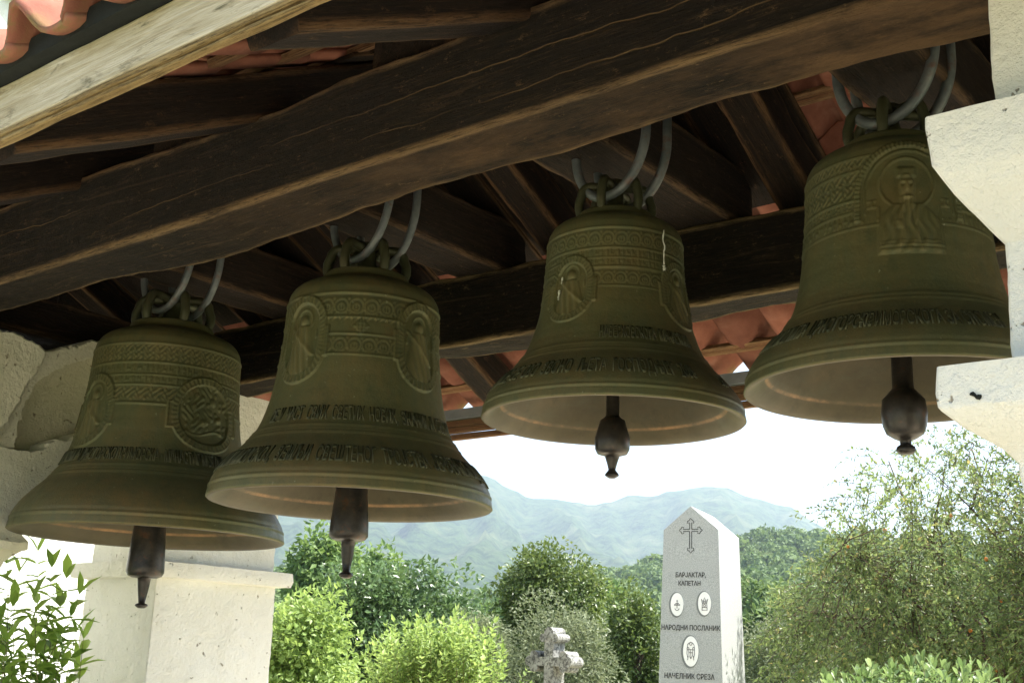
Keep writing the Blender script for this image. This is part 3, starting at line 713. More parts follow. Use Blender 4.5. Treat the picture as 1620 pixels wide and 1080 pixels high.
def inscription(parent, body, tc, zc, h, D, squeeze=.62, depth=.0052, mat=None, gap=1.0, tilt=0.):
    """raised letters wrapped round the bell; tc centre angle, zc centre height, h letter height (bell units)"""
    cu = bpy.data.curves.new('inscription', 'FONT'); cu.body = body; cu.size = 1.; cu.resolution_u = 2; cu.extrude = 0.; cu.offset = .016; cu.space_character = gap; cu.align_x = 'CENTER'
    ob = bpy.data.objects.new('inscription', cu); C.objects.link(ob); dg = bpy.context.evaluated_depsgraph_get()
    src = bpy.data.meshes.new_from_object(ob.evaluated_get(dg)); bpy.data.objects.remove(ob); bpy.data.curves.remove(cu)
    import bmesh
    bm = bmesh.new(); bm.from_mesh(src); bmesh.ops.remove_doubles(bm, verts=bm.verts, dist=1e-5)
    r_ = bmesh.ops.extrude_face_region(bm, geom=bm.faces[:]); top = {v for v in r_['geom'] if isinstance(v, bmesh.types.BMVert)}
    k = h/.72; r0 = float(rad(zc))
    dz = .004; slope = (float(rad(zc+dz))-float(rad(zc-dz)))/(2*dz); ln = math.hypot(1, slope)
    for v in bm.verts:
        zz = zc + (v.co.y-.36)*k/ln; rr = float(rad(zz)) + (depth if v in top else -.004)/1.0
        th = tc + v.co.x*k*squeeze/r0
        v.co = Vector((rr*math.cos(th)*D, rr*math.sin(th)*D, (float(lift(zz)) + (depth*.3 if v in top else 0))*D))
    me = bpy.data.meshes.new('inscription'); bm.to_mesh(me); bm.free(); bpy.data.meshes.remove(src)
    return link('inscription', me, mat or LETTER, parent)

BL = ['leftmost and largest olive bronze bell with lettering only above its wide bulging skirt',
      'second bell from the left, bronze with a small raised diamond between two saint medallions',
      'third bell from the left, bronze with white bird-dropping streaks on its oval saint medallion',
      'rightmost bronze bell with a large bearded saint bust under a beaded arch']
STY = ['cherub', 'rings', 'double', 'bust']
CLAP = [[(2.30, .045), (2.103, .052), (1.90, .066), (1.862, .068), (1.848, .060), (1.842, .045), (1.840, .024), (1.80, .019), (1.752, .0115), (1.748, .021), (1.742, .023), (1.734, .012), (1.733, 0)],
        [(2.40, .036), (2.135, .047), (1.99, .060), (1.955, .061), (1.945, .052), (1.940, .040), (1.939, .022), (1.90, .019), (1.846, .011), (1.840, .021), (1.833, .022), (1.826, .012), (1.825, 0)],
        [(2.50, .017), (2.24, .018), (2.235, .023), (2.228, .033), (2.18, .047), (2.15, .046), (2.138, .040), (2.132, .020), (2.11, .013), (2.095, .0095), (2.084, .018), (2.080, .019), (2.073, .009), (2.072, 0)],
        [(2.50, .021), (2.226, .024), (2.215, .034), (2.20, .047), (2.17, .051), (2.14, .048), (2.122, .041), (2.112, .026), (2.106, .013), (2.098, .012), (2.092, .020), (2.084, .022), (2.076, .015), (2.074, 0)]]
BF = 2.62
for k, (s, z0, D) in enumerate(BELLS):
    KS[0] = (.035, .040, .0, .065)[k]; KS[1] = (.05, .09, .07, .10)[k]
    fc = math.atan2(-BF, -s)                                        # bearing of the viewer's side, local
    b = empty('bell', L(s, BF, z0), BZ+fc, BL[k], 'bell', 'bells hanging in a row from the belfry')
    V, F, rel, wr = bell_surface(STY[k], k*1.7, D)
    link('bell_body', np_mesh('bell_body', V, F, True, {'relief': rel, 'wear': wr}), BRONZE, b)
    link('bell_inside', bell_inner(D), BR_IN, b)
    # crown of canons
    zt = float(lift(.800))*D; H_ = (.13*D if k < 2 else .15*D)
    mb = MB(); V, F = lathe([(.0, zt-.01), (.062*D, zt-.01), (.055*D, zt+.02*D), (.034*D, zt+.05*D), (.030*D, zt+H_*.75), (.042*D, zt+H_*.95), (.036*D, zt+H_), (0, zt+H_*1.02)], 20); mb.add(V, F)
    cr = link('crown', mb.mesh('crown', True), BRONZE, b)
    for q in range(6):
        a = -fc + PI/2 + q*PI/3 + .2; ca, sa = math.cos(a), math.sin(a); pts = []
        for t in np.linspace(0, 1, 12):
            an = -.15+t*(PI/2+.75); rr = (.074+.046*math.cos(an)*1.0)*D; zz = zt-.012 + (H_*.93)*math.sin(min(PI/2, an*1.05)) if an > 0 else zt-.015
            rr = (.140*(1-t)**.5*1.02+.028)*D if t > .45 else (.125+.022*math.sin(t/.45*PI))*D
            pts.append((rr*ca, rr*sa, zz))
        V, F = tube(pts, .0185*D, 8); mb = MB(); mb.add(V, F); link('canon', mb.mesh('canon', True), BRONZE, cr)
    # bent iron rods that carry the bell
    for q, yy in enumerate((-.062*D**.5, .070*D**.5)):
        hw_ = (.15, .132, .118, .120)[k]; zb = zt+H_*.40; top_z = TOP-z0+.20; pts = []
        cx_ = (.015, .015, .015, .015)[k]
        for t in np.linspace(-1, 1, 31):
            an = t*PI/2; x = hw_*math.sin(an); zz = zb + (top_z-.24-zb)*.0 + (.17+.04*(k < 2))*(1-math.cos(an))**1.0
            pts.append((x+cx_*(abs(t)), yy, zz))
        pts = [(pts[0][0], yy, top_z)] + pts + [(pts[-1][0], yy, top_z)]
        mt = Matrix.Rotation(-fc, 3, 'Z'); pts = [mt @ Vector(p) for p in pts]
        V, F = tube(pts, .0135, 10); mb = MB(); mb.add(V, F); link('hanger_rod', mb.mesh('hanger_rod', True), ROD, b)
    # clapper
    pr = [(r, z-z0) for z, r in CLAP[k]]
    dense = []
    for (r0_, q0), (r1_, q1) in zip(pr, pr[1:]):
        dense += [(r0_+(r1_-r0_)*t, q0+(q1-q0)*t) for t in (0, .5)]
    dense.append(pr[-1]); V, F = lathe(dense, 32); mb = MB(); mb.add(V, F); link('clapper', mb.mesh('clapper', True), IRON, b)
    if k == 0:
        inscription(b, 'МИТРОПОЛИЈА ЦРНОГОРСКОПРИМОРСКА · МАНАСТИР МОРАЧА · ЉЕТА ГОСПОДЊЕГ', .02, .264, .048, D, .34)
    elif k == 1:
        inscription(b, 'ЦРНОГОРСКОПРИМОРСКОЈ,  ЗЕМЉИ  СВЕШТЕНОГ  ТРОЈСТВА  ЈЕРОЂАКОНОМ,  ГРАДИМИРОМ', .05, .112, .072, D, .31)
        inscription(b, 'СЕ  У  ЧАСТ  СВИХ  СВЕТИХ  НОВИХ,  ЗНАНИХ  И  СВЕТИХ', .12, .266, .050, D, .38)
    elif k == 2:
        inscription(b, 'ДАРОВАШЕ  СЕ  ОВО  ЗВОНО  ЉЕТА  ГОСПОДЊЕГ  2006', -.36, .118, .074, D, .33)
        inscription(b, 'НАВЕРХОВСКОГА  МАНАСТИРА', .40, .268, .050, D, .34)
        
        for q, ch in enumerate('ІЗЗ'): inscription(b, ch, .99+.035*q, .112, .046, D, .5).name = 'numeral'
        dm = m_simple('dried_droppings', (.55, .56, .50), (.68, .69, .62), 9)
        for (t0, za, zb_, wd) in ((-.78, .50, .475, .004), (-.80, .452, .415, .006), (.74, .68, .55, .004), (.74, .545, .525, .008)):
            pts = []; N_ = 12
            for i in range(N_):
                t = i/(N_-1); zz = za+(zb_-za)*t; th = t0+.014*nz(zz*30, t0)*2; r_ = (float(rad(zz))+.004)*D; pts.append((r_*math.cos(th), r_*math.sin(th), float(lift(zz))*D))
            V, F = tube(pts, [wd*D*(.35+.65*abs(nz(i*.9, t0*5))*2) for i in range(N_)], 6); mb = MB(); mb.add(V, F)
            link('dropping_streak', mb.mesh('dropping_streak', True), dm, b)
    else:
        inscription(b, 'МИТРОПОЛИТА  ЦРНОГОРСКО', -.66, .128, .070, D, .30)
        inscription(b, '–', -.235, .128, .070, D, .30).name = 'dash'
        inscription(b, 'ПРИМОРСКОГА ЗА СПОМЕН', .22, .128, .070, D, .30)

# ---------------------------------------------------------------- obelisk with a pointed top
def text_mesh(body, size, sx=1., bold=0.):
    cu = bpy.data.curves.new('lettering', 'FONT'); cu.body = body; cu.size = size; cu.resolution_u = 2; cu.align_x = 'CENTER'; cu.extrude = .0012; cu.offset = bold
    ob = bpy.data.objects.new('lettering', cu); C.objects.link(ob); dg = bpy.context.evaluated_depsgraph_get()
    me = bpy.data.meshes.new_from_object(ob.evaluated_get(dg)); bpy.data.objects.remove(ob); bpy.data.curves.remove(cu)
    for v in me.vertices: v.co.x *= sx
    return me
def granite():
    g = G('speckled_granite'); sp = g.noise(170, 3, .8); c = g.ramp(sp, [(.36, (.20, .21, .205)), (.5, (.31, .325, .315)), (.66, (.43, .44, .43))]); g.color(c); g.rough(.6); g.bump(sp, .1, .001); return g.m
GRAN = granite(); ENG = m_simple('engraved_dark', (.030, .030, .028), (.06, .06, .055), 20); PORC = m_simple('white_porcelain', (.70, .70, .68), (.76, .76, .74), 4, .3)
DM = 11.0; pA = place(1098, 808, DM)
AZm = math.radians(-24.5)
mon = empty('obelisk_monument', (place(1112, 1043, DM).x, place(1112, 1043, DM).y, 0), AZm, 'tall grey granite obelisk with pointed top, engraved cross and Cyrillic lettering', 'monument')
zt_, zs_ = pA.z, place(1141, 845, DM).z
wt, wb, dt, db = .246, .315, .375, .44                                 # half widths at the shoulder and the foot
mb = MB(); mb.add([(-wb, -db, 0), (wb, -db, 0), (wb, db, 0), (-wb, db, 0), (-wt, -dt, zs_), (wt, -dt, zs_), (wt, dt, zs_), (-wt, dt, zs_), (0, -dt, zt_), (0, dt, zt_)],
                  [(0, 3, 2, 1), (0, 1, 5, 4), (4, 5, 8), (1, 2, 6, 5), (2, 3, 7, 6), (6, 7, 9), (3, 0, 4, 7), (5, 6, 9, 8), (7, 4, 8, 9)])
me = mb.mesh('shaft'); shaft = link('shaft', me, GRAN, mon)
bv = shaft.modifiers.new('bevel', 'BEVEL'); bv.width = .004; bv.segments = 2
mb = MB(); mb.box(-.5, .5, -.5, .5, 0, .22); mb.box(-.62, .62, -.62, .62, -.02, .10); link('plinth', mb.mesh('plinth'), GRAN, mon)
tl = math.atan((db-dt)/zs_)
def face_pt(x, z, out=.0015):
    y = -(db + (dt-db)*min(z, zs_)/zs_); return (x, y-out, z)
def zrow(y): return place(1098, y, DM-.25).z
def letter(body, y, size, sx, xo=0.):
    o = link('lettering', text_mesh(body, size, sx, .0010), ENG, mon, face_pt(xo, zrow(y)), (PI/2-tl, 0, 0)); return o
letter('БАРЈАКТАР,', 914, .056, .80, .0); letter('КАПЕТАН', 927, .053, .80, -.01); letter('НАРОДНИ ПОСЛАНИК', 997, .058, .80, 0.); letter('НАЧЕЛНИК СРЕЗА', 1073, .060, .80, -.01)
def disc(x, z, rx, rz, mat, out0, out1, name, parent):
    n = 36; V = []
    for (o_, k) in ((out0, 1.), (out1, 1.), (out1, .0)):
        for i in range(n): a = 2*PI*i/n; V.append(face_pt(x+rx*k*math.cos(a), z+rz*k*math.sin(a), o_))
    F = [(j*n+i, j*n+(i+1) % n, (j+1)*n+(i+1) % n, (j+1)*n+i) for j in range(2) for i in range(n)]
    mb = MB(); mb.add(V, F); return link(name, mb.mesh(name), mat, parent)
def strokes(polys, x, z, sc, out, name, parent, wd=.004, mat=None):
    mb = MB()
    for pl in polys:
        pts = [Vector(face_pt(x+px_*sc, z+pz_*sc, out)) for px_, pz_ in pl]; V, F = tube(pts, wd, 6); mb.add(V, F)
    return link(name, mb.mesh(name, True), mat or ENG, parent)
def arc(cx, cz, r, a0, a1, n=10): return [(cx+r*math.cos(math.radians(a0+(a1-a0)*i/n)), cz+r*math.sin(math.radians(a0+(a1-a0)*i/n))) for i in range(n+1)]
# engraved outline cross with budded arms
zc_ = zrow(846)
w1 = .011
def bud(dx, dz, L_):                                                 # outline of one arm with a pointed trefoil end
    px_, pz_ = -dz, dx
    loc = [(w1, w1), (L_-.045, w1), (L_-.052, w1+.020), (L_-.030, w1+.024), (L_-.022, w1+.006), (L_, 0), (L_-.022, -w1-.006), (L_-.030, -w1-.024), (L_-.052, -w1-.020), (L_-.045, -w1), (w1, -w1)]
    return [(a*dx+b_*px_, a*dz+b_*pz_) for a, b_ in loc]
strokes([bud(1, 0, .125), bud(0, 1, .125), bud(-1, 0, .125), bud(0, -1, .235)], 0.0, zc_+.03, .84, .0, 'engraved_cross', mon, .0036)
for x, y, rx, rz, kd in ((-.118, 957, .057, .098, 0), (.125, 955, .057, .098, 1), (.005, 1030, .068, .125, 2)):
    zz = zrow(y)
    rim = disc(x-.008, zz-.003, rx*1.14, rz*1.10, m_simple('oval_rim', (.13, .14, .14), (.17, .18, .18), 9) if 'oval_rim' not in bpy.data.materials else bpy.data.materials['oval_rim'], 0, .003, 'oval_frame', mon)
    pl = disc(x, zz, rx, rz, PORC, 0, .006, 'oval_plaque', mon)
    if kd == 0: ps = [[(-.5, .0), (.5, .0)], [(0, -.5), (0, .75)], arc(0, -.35, .45, 200, 340), [(-.5, -.1), (-.5, .12)], [(.5, -.1), (.5, .12)], [(-.15, .6), (.15, .6)], arc(-.2, .1, .14, 0, 300), arc(.2, .1, .14, 0, 300)]
    elif kd == 1: ps = [[(-.5, -.9), (-.42, .1), (-.62, .75), (-.25, .45), (0, .95), (.25, .45), (.62, .75), (.42, .1), (.5, -.9), (-.5, -.9)], [(-.42, .1), (.42, .1)], [(-.45, -.5), (.45, -.5)], arc(0, -.2, .2, 0, 360), arc(-.2, .35, .12, 0, 360), arc(.2, .35, .12, 0, 360)]
    else: ps = [arc(0, .55, .6, 20, 160), [(-.55, .7), (-.62, -.2), (-.45, -.75)], [(.55, .7), (.62, -.2), (.45, -.75)], arc(0, 1.0, .2, 0, 360), [(-.3, .3), (-.3, -.4), (0, -.85), (.3, -.4), (.3, .3), (-.3, .3)], [(0, .3), (0, -.8)], [(-.3, -.1), (.3, -.1)], arc(-.45, .4, .16, 0, 360), arc(.45, .4, .16, 0, 360), [(-.4, -.5), (-.5, -1.0)], [(.4, -.5), (.5, -1.0)]]
    strokes([[(a, b_*1.25) for a, b_ in q] for q in ps], x, zz-.005, rx*.80, .0065, 'emblem', pl, .0030, bpy.data.materials.get('grey_ink') or m_simple('grey_ink', (.10, .10, .10), (.15, .15, .15), 20))

# ---------------------------------------------------------------- weathered stone cross
DC = 8.6
def cross_mat():
    g = G('lichened_stone'); c = g.ramp(g.noise(14, 6, .7), [(.35, (.17, .175, .16)), (.6, (.30, .305, .28))])
    c = g.mix(g.ramp(g.noise(45, 5, .75), [(.47, 0.), (.58, .9)]), c, (.045, .045, .04)); g.color(c); g.rough(.95); g.bump(g.noise(40, 6, .75), .7, .006); return g.m
cp = place(877, 1043, DC)
ctop = place(880, 992, DC).z; cmid = place(880, 1046, DC).z
crs = empty('stone_cross', (cp.x, cp.y, 0), math.radians(-33), 'weathered lichen-spotted stone cross with trefoil ends, left of the obelisk', 'grave cross')
def lobe(bm_, x, z, r, y0, y1, n=18):
    V = []
    for yy in (y0, y1):
        for i in range(n): a = 2*PI*i/n; V.append((x+r*math.cos(a), yy, z+r*math.sin(a)))
    bm_.add(V, [(i, (i+1) % n, n+(i+1) % n, n+i) for i in range(n)] + [tuple(range(n))[::-1], tuple(range(n, 2*n))])
mb = MB(); r_ = .037; y0, y1 = -.085, .085; ln = ctop-cmid
mb.box(-.036, .036, y0+.006, y1-.006, 0, ctop-.06); mb.box(-.13, .13, y0+.003, y1-.003, cmid-.030, cmid+.030)
lobe(mb, 0, ctop-r_, r_, y0, y1)
for sx in (-1, 1):
    lobe(mb, sx*.045, ctop-.072, r_*.80, y0+.001, y1-.001); lobe(mb, sx*.150, cmid, r_, y0, y1); 
    for sz in (-1, 1): lobe(mb, sx*.118, cmid+sz*.040, r_*.85, y0+.001, y1-.001)
link('cross_body', mb.mesh('cross_body'), cross_mat(), crs)
mb = MB(); mb.box(-.22, .22, -.18, .18, 0, .35); mb.box(-.30, .30, -.26, .26, 0, .18); link('base', mb.mesh('base'), bpy.data.materials['lichened_stone'], crs)

# ---------------------------------------------------------------- vegetation
BARK = m_simple('bark', (.06, .045, .03), (.12, .09, .06), 8, .95, 30, .01, .7)
STEM = m_simple('green_stem', (.10, .12, .04), (.16, .15, .06), 8)
FRUIT = m_simple('orange_fruit', (.55, .14, .03), (.62, .24, .05), 3, .5)
LT4 = (np.array([(0, 0, 0), (.38, .5, .03), (.38, 0, -.06), (.38, -.5, .03), (1, 0, -.10)]), np.array([(0, 2, 1), (0, 3, 2), (1, 2, 4), (2, 3, 4)]))
LT6 = (np.array([(0, 0, 0), (.25, .40, .03), (.25, 0, -.03), (.25, -.40, .03), (.62, .44, -.02), (.62, 0, -.09), (.62, -.44, -.02), (1, 0, -.22)]), np.array([(0, 2, 1), (0, 3, 2), (1, 2, 5), (1, 5, 4), (2, 3, 6), (2, 6, 5), (4, 5, 7), (5, 6, 7)]))
LTO = (np.array([(0, 0, 0), (.45, .36, .04), (.45, 0, -.02), (.45, -.36, .04), (.8, .46, .04), (.8, 0, -.03), (.8, -.46, .04), (1, .18, -.02), (1, -.18, -.02)]), np.array([(0, 2, 1), (0, 3, 2), (1, 2, 5), (1, 5, 4), (2, 3, 6), (2, 6, 5), (4, 5, 7), (5, 8, 7), (5, 6, 8)]))
def leaves(tmpl, P, Dr, Nr, ln, wd, tint):
    tv, tf = tmpl; P, Dr, Nr = map(np.asarray, (P, Dr, Nr)); Dr = Dr/np.linalg.norm(Dr, axis=1)[:, None]
    Y = np.cross(Nr, Dr); Y /= np.linalg.norm(Y, axis=1)[:, None]+1e-9; Zx = np.cross(Dr, Y)
    ln = np.broadcast_to(ln, len(P)); wd = np.broadcast_to(wd, len(P))
    V = P[:, None] + tv[None, :, 0:1]*(Dr*ln[:, None])[:, None] + tv[None, :, 1:2]*(Y*wd[:, None])[:, None] + tv[None, :, 2:3]*(Zx*ln[:, None])[:, None]
    F = (tf[None] + (np.arange(len(P))*len(tv))[:, None, None]).reshape(-1, 3)
    return V.reshape(-1, 3), F, np.repeat(tint, len(tv))
def crown_tree(name, label, cat, px, py_top, py_bot, half_px, dist, n, leaf, mat, seed, clumps=70, group=None, elong=.55, sig=.26, trunk=True, lumpy=.35, tmpl=LT4, depth=1., dens=.5):
    rng = np.random.default_rng(seed)
    top = place(px, py_top, dist).z; bot = max(.15, place(px, py_bot, dist).z); base = place(px, 1043, dist); cx, cy_ = base.x, base.y
    hw = half_px/1890*math.hypot(cx, cy_)*1.03; cz = (top+bot)/2; hz = (top-bot)/2
    t = empty(name, (cx, cy_, 0), 0, label, cat, group)
    d = rng.normal(size=(clumps, 3)); d /= np.linalg.norm(d, axis=1)[:, None]; rr = dens+(1-dens)*rng.random(clumps)**.5
    lump = np.array([1+lumpy*nz(q[0]*1.7+seed, q[1]*1.7, q[2]*1.7) for q in d]); cr = .17+.15*rng.random(clumps)
    cc = d*(rr*lump*(1-cr*.6))[:, None]*np.array([hw, hw*depth, hz]) + np.array([0, 0, cz])
    idx = rng.integers(0, clumps, n); o_ = rng.normal(size=(n, 3)); on = np.linalg.norm(o_, axis=1)[:, None]; o_ = o_/on*(np.minimum(on, 1.55))
    P = cc[idx] + o_*(sig*(cr[idx]/.25))[:, None]*np.array([hw, hw*depth, hz])*1.0
    outd = P-np.array([0, 0, cz]); outd /= np.linalg.norm(outd, axis=1)[:, None]
    Dr = outd*.6 + rng.normal(size=(n, 3))*.75 + np.array([0, 0, -.15]); Nr = outd*.4 + np.array([0, 0, .7]) + rng.normal(size=(n, 3))*.55
    ln = leaf*(.7+.6*rng.random(n)); tint = np.clip(.55*rng.random(clumps)[idx]+.45*rng.random(n), 0, 1)
    P[:, 2] = np.maximum(P[:, 2], .05)
    V, F, T = leaves(tmpl, P, Dr, Nr, ln, ln*elong, tint)
    link('crown', np_mesh('crown', V, F, False, {'tint': T}), mat, t)
    mb = MB(); r0 = max(.03, hw*.07)
    pts = [(0, 0, 0), (.03*hw, .0, bot*.6), (-.02*hw, .03*hw, cz)]; Vt, Ft = tube(pts, [r0*1.2, r0, r0*.6], 10); mb.add(Vt, Ft)
    for q in range(min(14, clumps)):
        c_ = cc[q]; a = Vector((0, 0, bot*.5+.4*(cz-bot*.5)*random.random())); Vt, Ft = tube([a, a.lerp(Vector(c_), .5)+Vector((0, 0, .08*hz)), Vector(c_)], [r0*.5, r0*.28, r0*.1], 6); mb.add(Vt, Ft)
    link('trunk', mb.mesh('trunk', True), BARK, t)
    return t
G_DARK = m_leaf('glossy_dark_leaf', (.030, .064, .022), (.085, .145, .048), (.17, .22, .10), .28, .32)
G_ROUND = m_leaf('citrus_leaf', (.034, .066, .016), (.105, .15, .038), (.20, .23, .08), .32, .38)
G_BRIGHT = m_leaf('young_bright_leaf', (.125, .20, .044), (.22, .315, .085), (.32, .40, .15), .42, .5)
G_OLIVE = m_leaf('grey_olive_leaf', (.075, .10, .045), (.16, .19, .10), (.27, .28, .20), .3, .55)
G_PALE = m_leaf('pale_green_leaf', (.08, .14, .035), (.14, .22, .06), (.2, .26, .1), .35, .6)
G_APPLE = m_leaf('small_tree_leaf', (.065, .105, .032), (.17, .225, .075), (.34, .29, .10), .42, .4)
G_BRIGHT2 = m_leaf('backlit_shrub_leaf', (.10, .19, .034), (.19, .31, .060), (.26, .38, .10), .6, .35)
G_LAUR = m_leaf('laurel_leaf', (.075, .135, .040), (.135, .205, .070), (.22, .29, .12), .40, .4)

crown_tree('tree', 'pale green tree in the distance right of the white pier, left of the dark bush', 'tree', 505, 848, 1010, 62, 42, 6500, .26, G_PALE, 3, 46)
crown_tree('tree', 'pale small tree half hidden behind the dark glossy tree', 'tree', 590, 868, 1010, 45, 46, 4200, .26, G_PALE, 31, 40)
crown_tree('tree', 'wide dark glossy-leaved tree behind the bright green shrub', 'tree', 622, 884, 1130, 138, 20, 21000, .105, G_DARK, 5, 120, lumpy=.55, sig=.20)
crown_tree('tree', 'rounded dense dark green tree left of the obelisk, above the stone cross', 'tree', 872, 863, 1060, 82, 24, 19000, .095, G_ROUND, 7, 110, lumpy=.2, sig=.22, dens=.6)
crown_tree('bush', 'dark upright bush close to the left side of the obelisk', 'bush', 1012, 938, 1130, 52, 22, 9000, .09, G_ROUND, 9, 60, lumpy=.4)
crown_tree('bush', 'grey-green small-leaved bush behind the stone cross', 'bush', 872, 968, 1150, 92, 15.5, 15000, .062, G_OLIVE, 12, 90, elong=.38, lumpy=.5)
crown_tree('bush', 'low grey-green bush between the dark tree and the rounded tree', 'bush', 748, 972, 1120, 55, 17, 6500, .07, G_OLIVE, 15, 50, elong=.45)
crown_tree('bush', 'bright yellow-green bush beside the white pier', 'bush', 478, 948, 1150, 85, 10.5, 9000, .058, G_BRIGHT, 17, 80, lumpy=.5)
crown_tree('bush', 'silver-leaved flowering bush right of the obelisk foot', 'bush', 1240, 985, 1140, 75, 17, 9500, .06, G_OLIVE, 19, 70, elong=.4, lumpy=.5)
crown_tree('bush', 'pale olive bush filling the slope under the fruit tree branches', 'bush', 1330, 930, 1130, 110, 21, 15000, .075, G_OLIVE, 23, 90, elong=.4, lumpy=.4)
for k, (px, pt, hw_, d) in enumerate(((960, 925, 45, 60), (1205, 905, 55, 75), (1275, 930, 60, 62), (1235, 960, 60, 48), (790, 958, 40, 70), (700, 960, 60, 75), (1400, 900, 90, 60), (1520, 890, 90, 64))):
    crown_tree('tree', ['small round tree on the slope left of the dark upright bush', 'mid-green tree on the slope just right of the obelisk', 'yellowish tree on the slope below the wooded hill', 'nearest slope tree right of the obelisk, above the silver bush', 'little slope tree left of the rounded tree', 'slope tree behind the dark glossy tree', 'slope tree seen through the fruit tree, nearer its left edge', 'slope tree seen through the right half of the fruit tree'][k], 'tree',
               px, pt, 1040, hw_, d, 3600, .40, LEAF_FOREST if k % 2 else G_PALE, 40+k, 34, lumpy=.5)

def twig_plant(name, label, cat, base, stems, tmpl, leaf, wid, step, mat, seed, stem_r=.004, whorl=2, group=None, spread=.7, stem_mat=None, droop=.0, stem_kind='stem'):
    """stems: list of polylines; leaves alternate or sit in pairs along their outer part"""
    rng = np.random.default_rng(seed); t = empty(name, base, 0, label, cat, group); b = Vector(base)
    P = []; Dr = []; Nr = []; mb = MB()
    for pts, a0 in stems:
        pts = [Vector(p)-b for p in pts]; m = len(pts); ln = sum((pts[i+1]-pts[i]).length for i in range(m-1))
        V, F = tube(pts, [stem_r*(1.4-1.15*i/(m-1)) for i in range(m)], 5); mb.add(V, F)
        nl = max(2, int(ln*(1-a0)/step)); ph = rng.random()*6
        for q in range(nl+1):
            f = (a0 + (1-a0)*q/nl)*(m-1); i = min(m-2, int(f)); p = pts[i].lerp(pts[i+1], f-i); tn = (pts[i+1]-pts[i]).normalized()
            s1 = tn.orthogonal().normalized(); s2 = tn.cross(s1)
            for w_ in range(whorl):
                a = ph + q*1.9 + w_*2*PI/whorl + rng.normal()*.25; side = s1*math.cos(a)+s2*math.sin(a); d_ = (tn*(1-spread*.6)+side*spread + Vector((0, 0, -droop)))
                if q == nl: d_ = tn + side*.35
                P.append(p); Dr.append(d_); Nr.append(tn*.6+Vector((0, 0, .8))-side*.2+Vector(rng.normal(size=3)*.22))
    n = len(P); l_ = leaf*(.65+.6*rng.random(n)); V, F, T = leaves(tmpl, P, Dr, Nr, l_, l_*wid, rng.random(n))
    link('foliage', np_mesh('foliage', V, F, len(tmpl[0]) > 6, {'tint': T}), mat, t); link(stem_kind, mb.mesh(stem_kind, True), stem_mat or STEM, t); return t
def curve_stem(a, b, sag, n=7, wob=.03):
    a, b = Vector(a), Vector(b); out = []
    for i in range(n):
        t = i/(n-1); p = a.lerp(b, t); p += Vector((random.uniform(-wob, wob), random.uniform(-wob, wob), 0))*math.sin(t*PI); p.z += sag*math.sin(t*PI); out.append(p)
    return out
# shrub at the lower left, in front of the pier
DS = 5.0; st = []; b0 = place(40, 1043, DS); b0 = Vector((b0.x, b0.y, 0))
for (px, py) in ((60, 872), (82, 898), (105, 915), (30, 905), (10, 870), (125, 940), (55, 945), (95, 960), (20, 960), (70, 990), (120, 1000), (0, 985), (45, 1020), (100, 1035), (20, 1045), (75, 1060), (-20, 930), (-30, 1000), (132, 1010), (-50, 960), (-60, 1030), (10, 1015), (118, 1060), (50, 985), (88, 1015), (-10, 1050), (112, 975), (35, 1070)):
    tip = place(px, py, DS+random.uniform(-.3, .35)); a = b0 + Vector((random.uniform(-.2, .2), random.uniform(-.2, .2), .55)); st.append((curve_stem(a, tip, .0, 8), .45))
twig_plant('shrub', 'leafy shrub with long pointed leaves against the white wall, lower left corner', 'shrub', b0, st, LT6, .098, .34, .050, G_BRIGHT2, 61, .0035, 2, spread=.75, droop=.15)
# bright shrub in the middle foreground
D2 = 8.6; st = []; b1 = place(690, 1043, D2); b1 = Vector((b1.x, b1.y, 0))
for q in range(330):
    px = random.gauss(690, 62); px = max(548, min(838, px)); e = 1-((px-690)/155)**2; top = 1085-100*max(0, e)**.7 + 22*nz(px*.022, 3.3) + random.uniform(-26, 18)
    py = top + abs(random.gauss(0, 45)); tip = place(px, py, D2+random.uniform(-.5, .5)); a = b1.lerp(Vector((tip.x, tip.y, 0)), .7); a.z = max(.2, tip.z-random.uniform(.4, .7)); st.append((curve_stem(a, tip, 0, 6), .25))
twig_plant('bush', 'bright lime-green leafy bush in front of the dark trees, left of the stone cross', 'bush', b1, st, LT4, .052, .5, .030, G_BRIGHT, 63, .0022, 2, spread=.8)
# whorled shrub, lower right
D3 = 6.2; st = []; b2 = place(1450, 1043, D3); b2 = Vector((b2.x, b2.y, 0))
for q in range(95):
    px = random.uniform(1305, 1590); hump = 1072-30*math.exp(-((px-1455)/45)**2)-22*math.exp(-((px-1540)/30)**2)-14*math.exp(-((px-1385)/30)**2); py = hump+abs(random.gauss(0, 32)); tip = place(px, py, D3+random.uniform(-.35, .35))
    a = b2.lerp(Vector((tip.x, tip.y, 0)), .75); a.z = max(.2, tip.z-.45); st.append((curve_stem(a, tip, 0, 6), .35))
twig_plant('shrub', 'fresh green shrub with rounded leaves in rosettes, lower right below the fruit tree', 'shrub', b2, st, LTO, .055, .42, .030, G_LAUR, 65, .0035, 3, spread=.8)
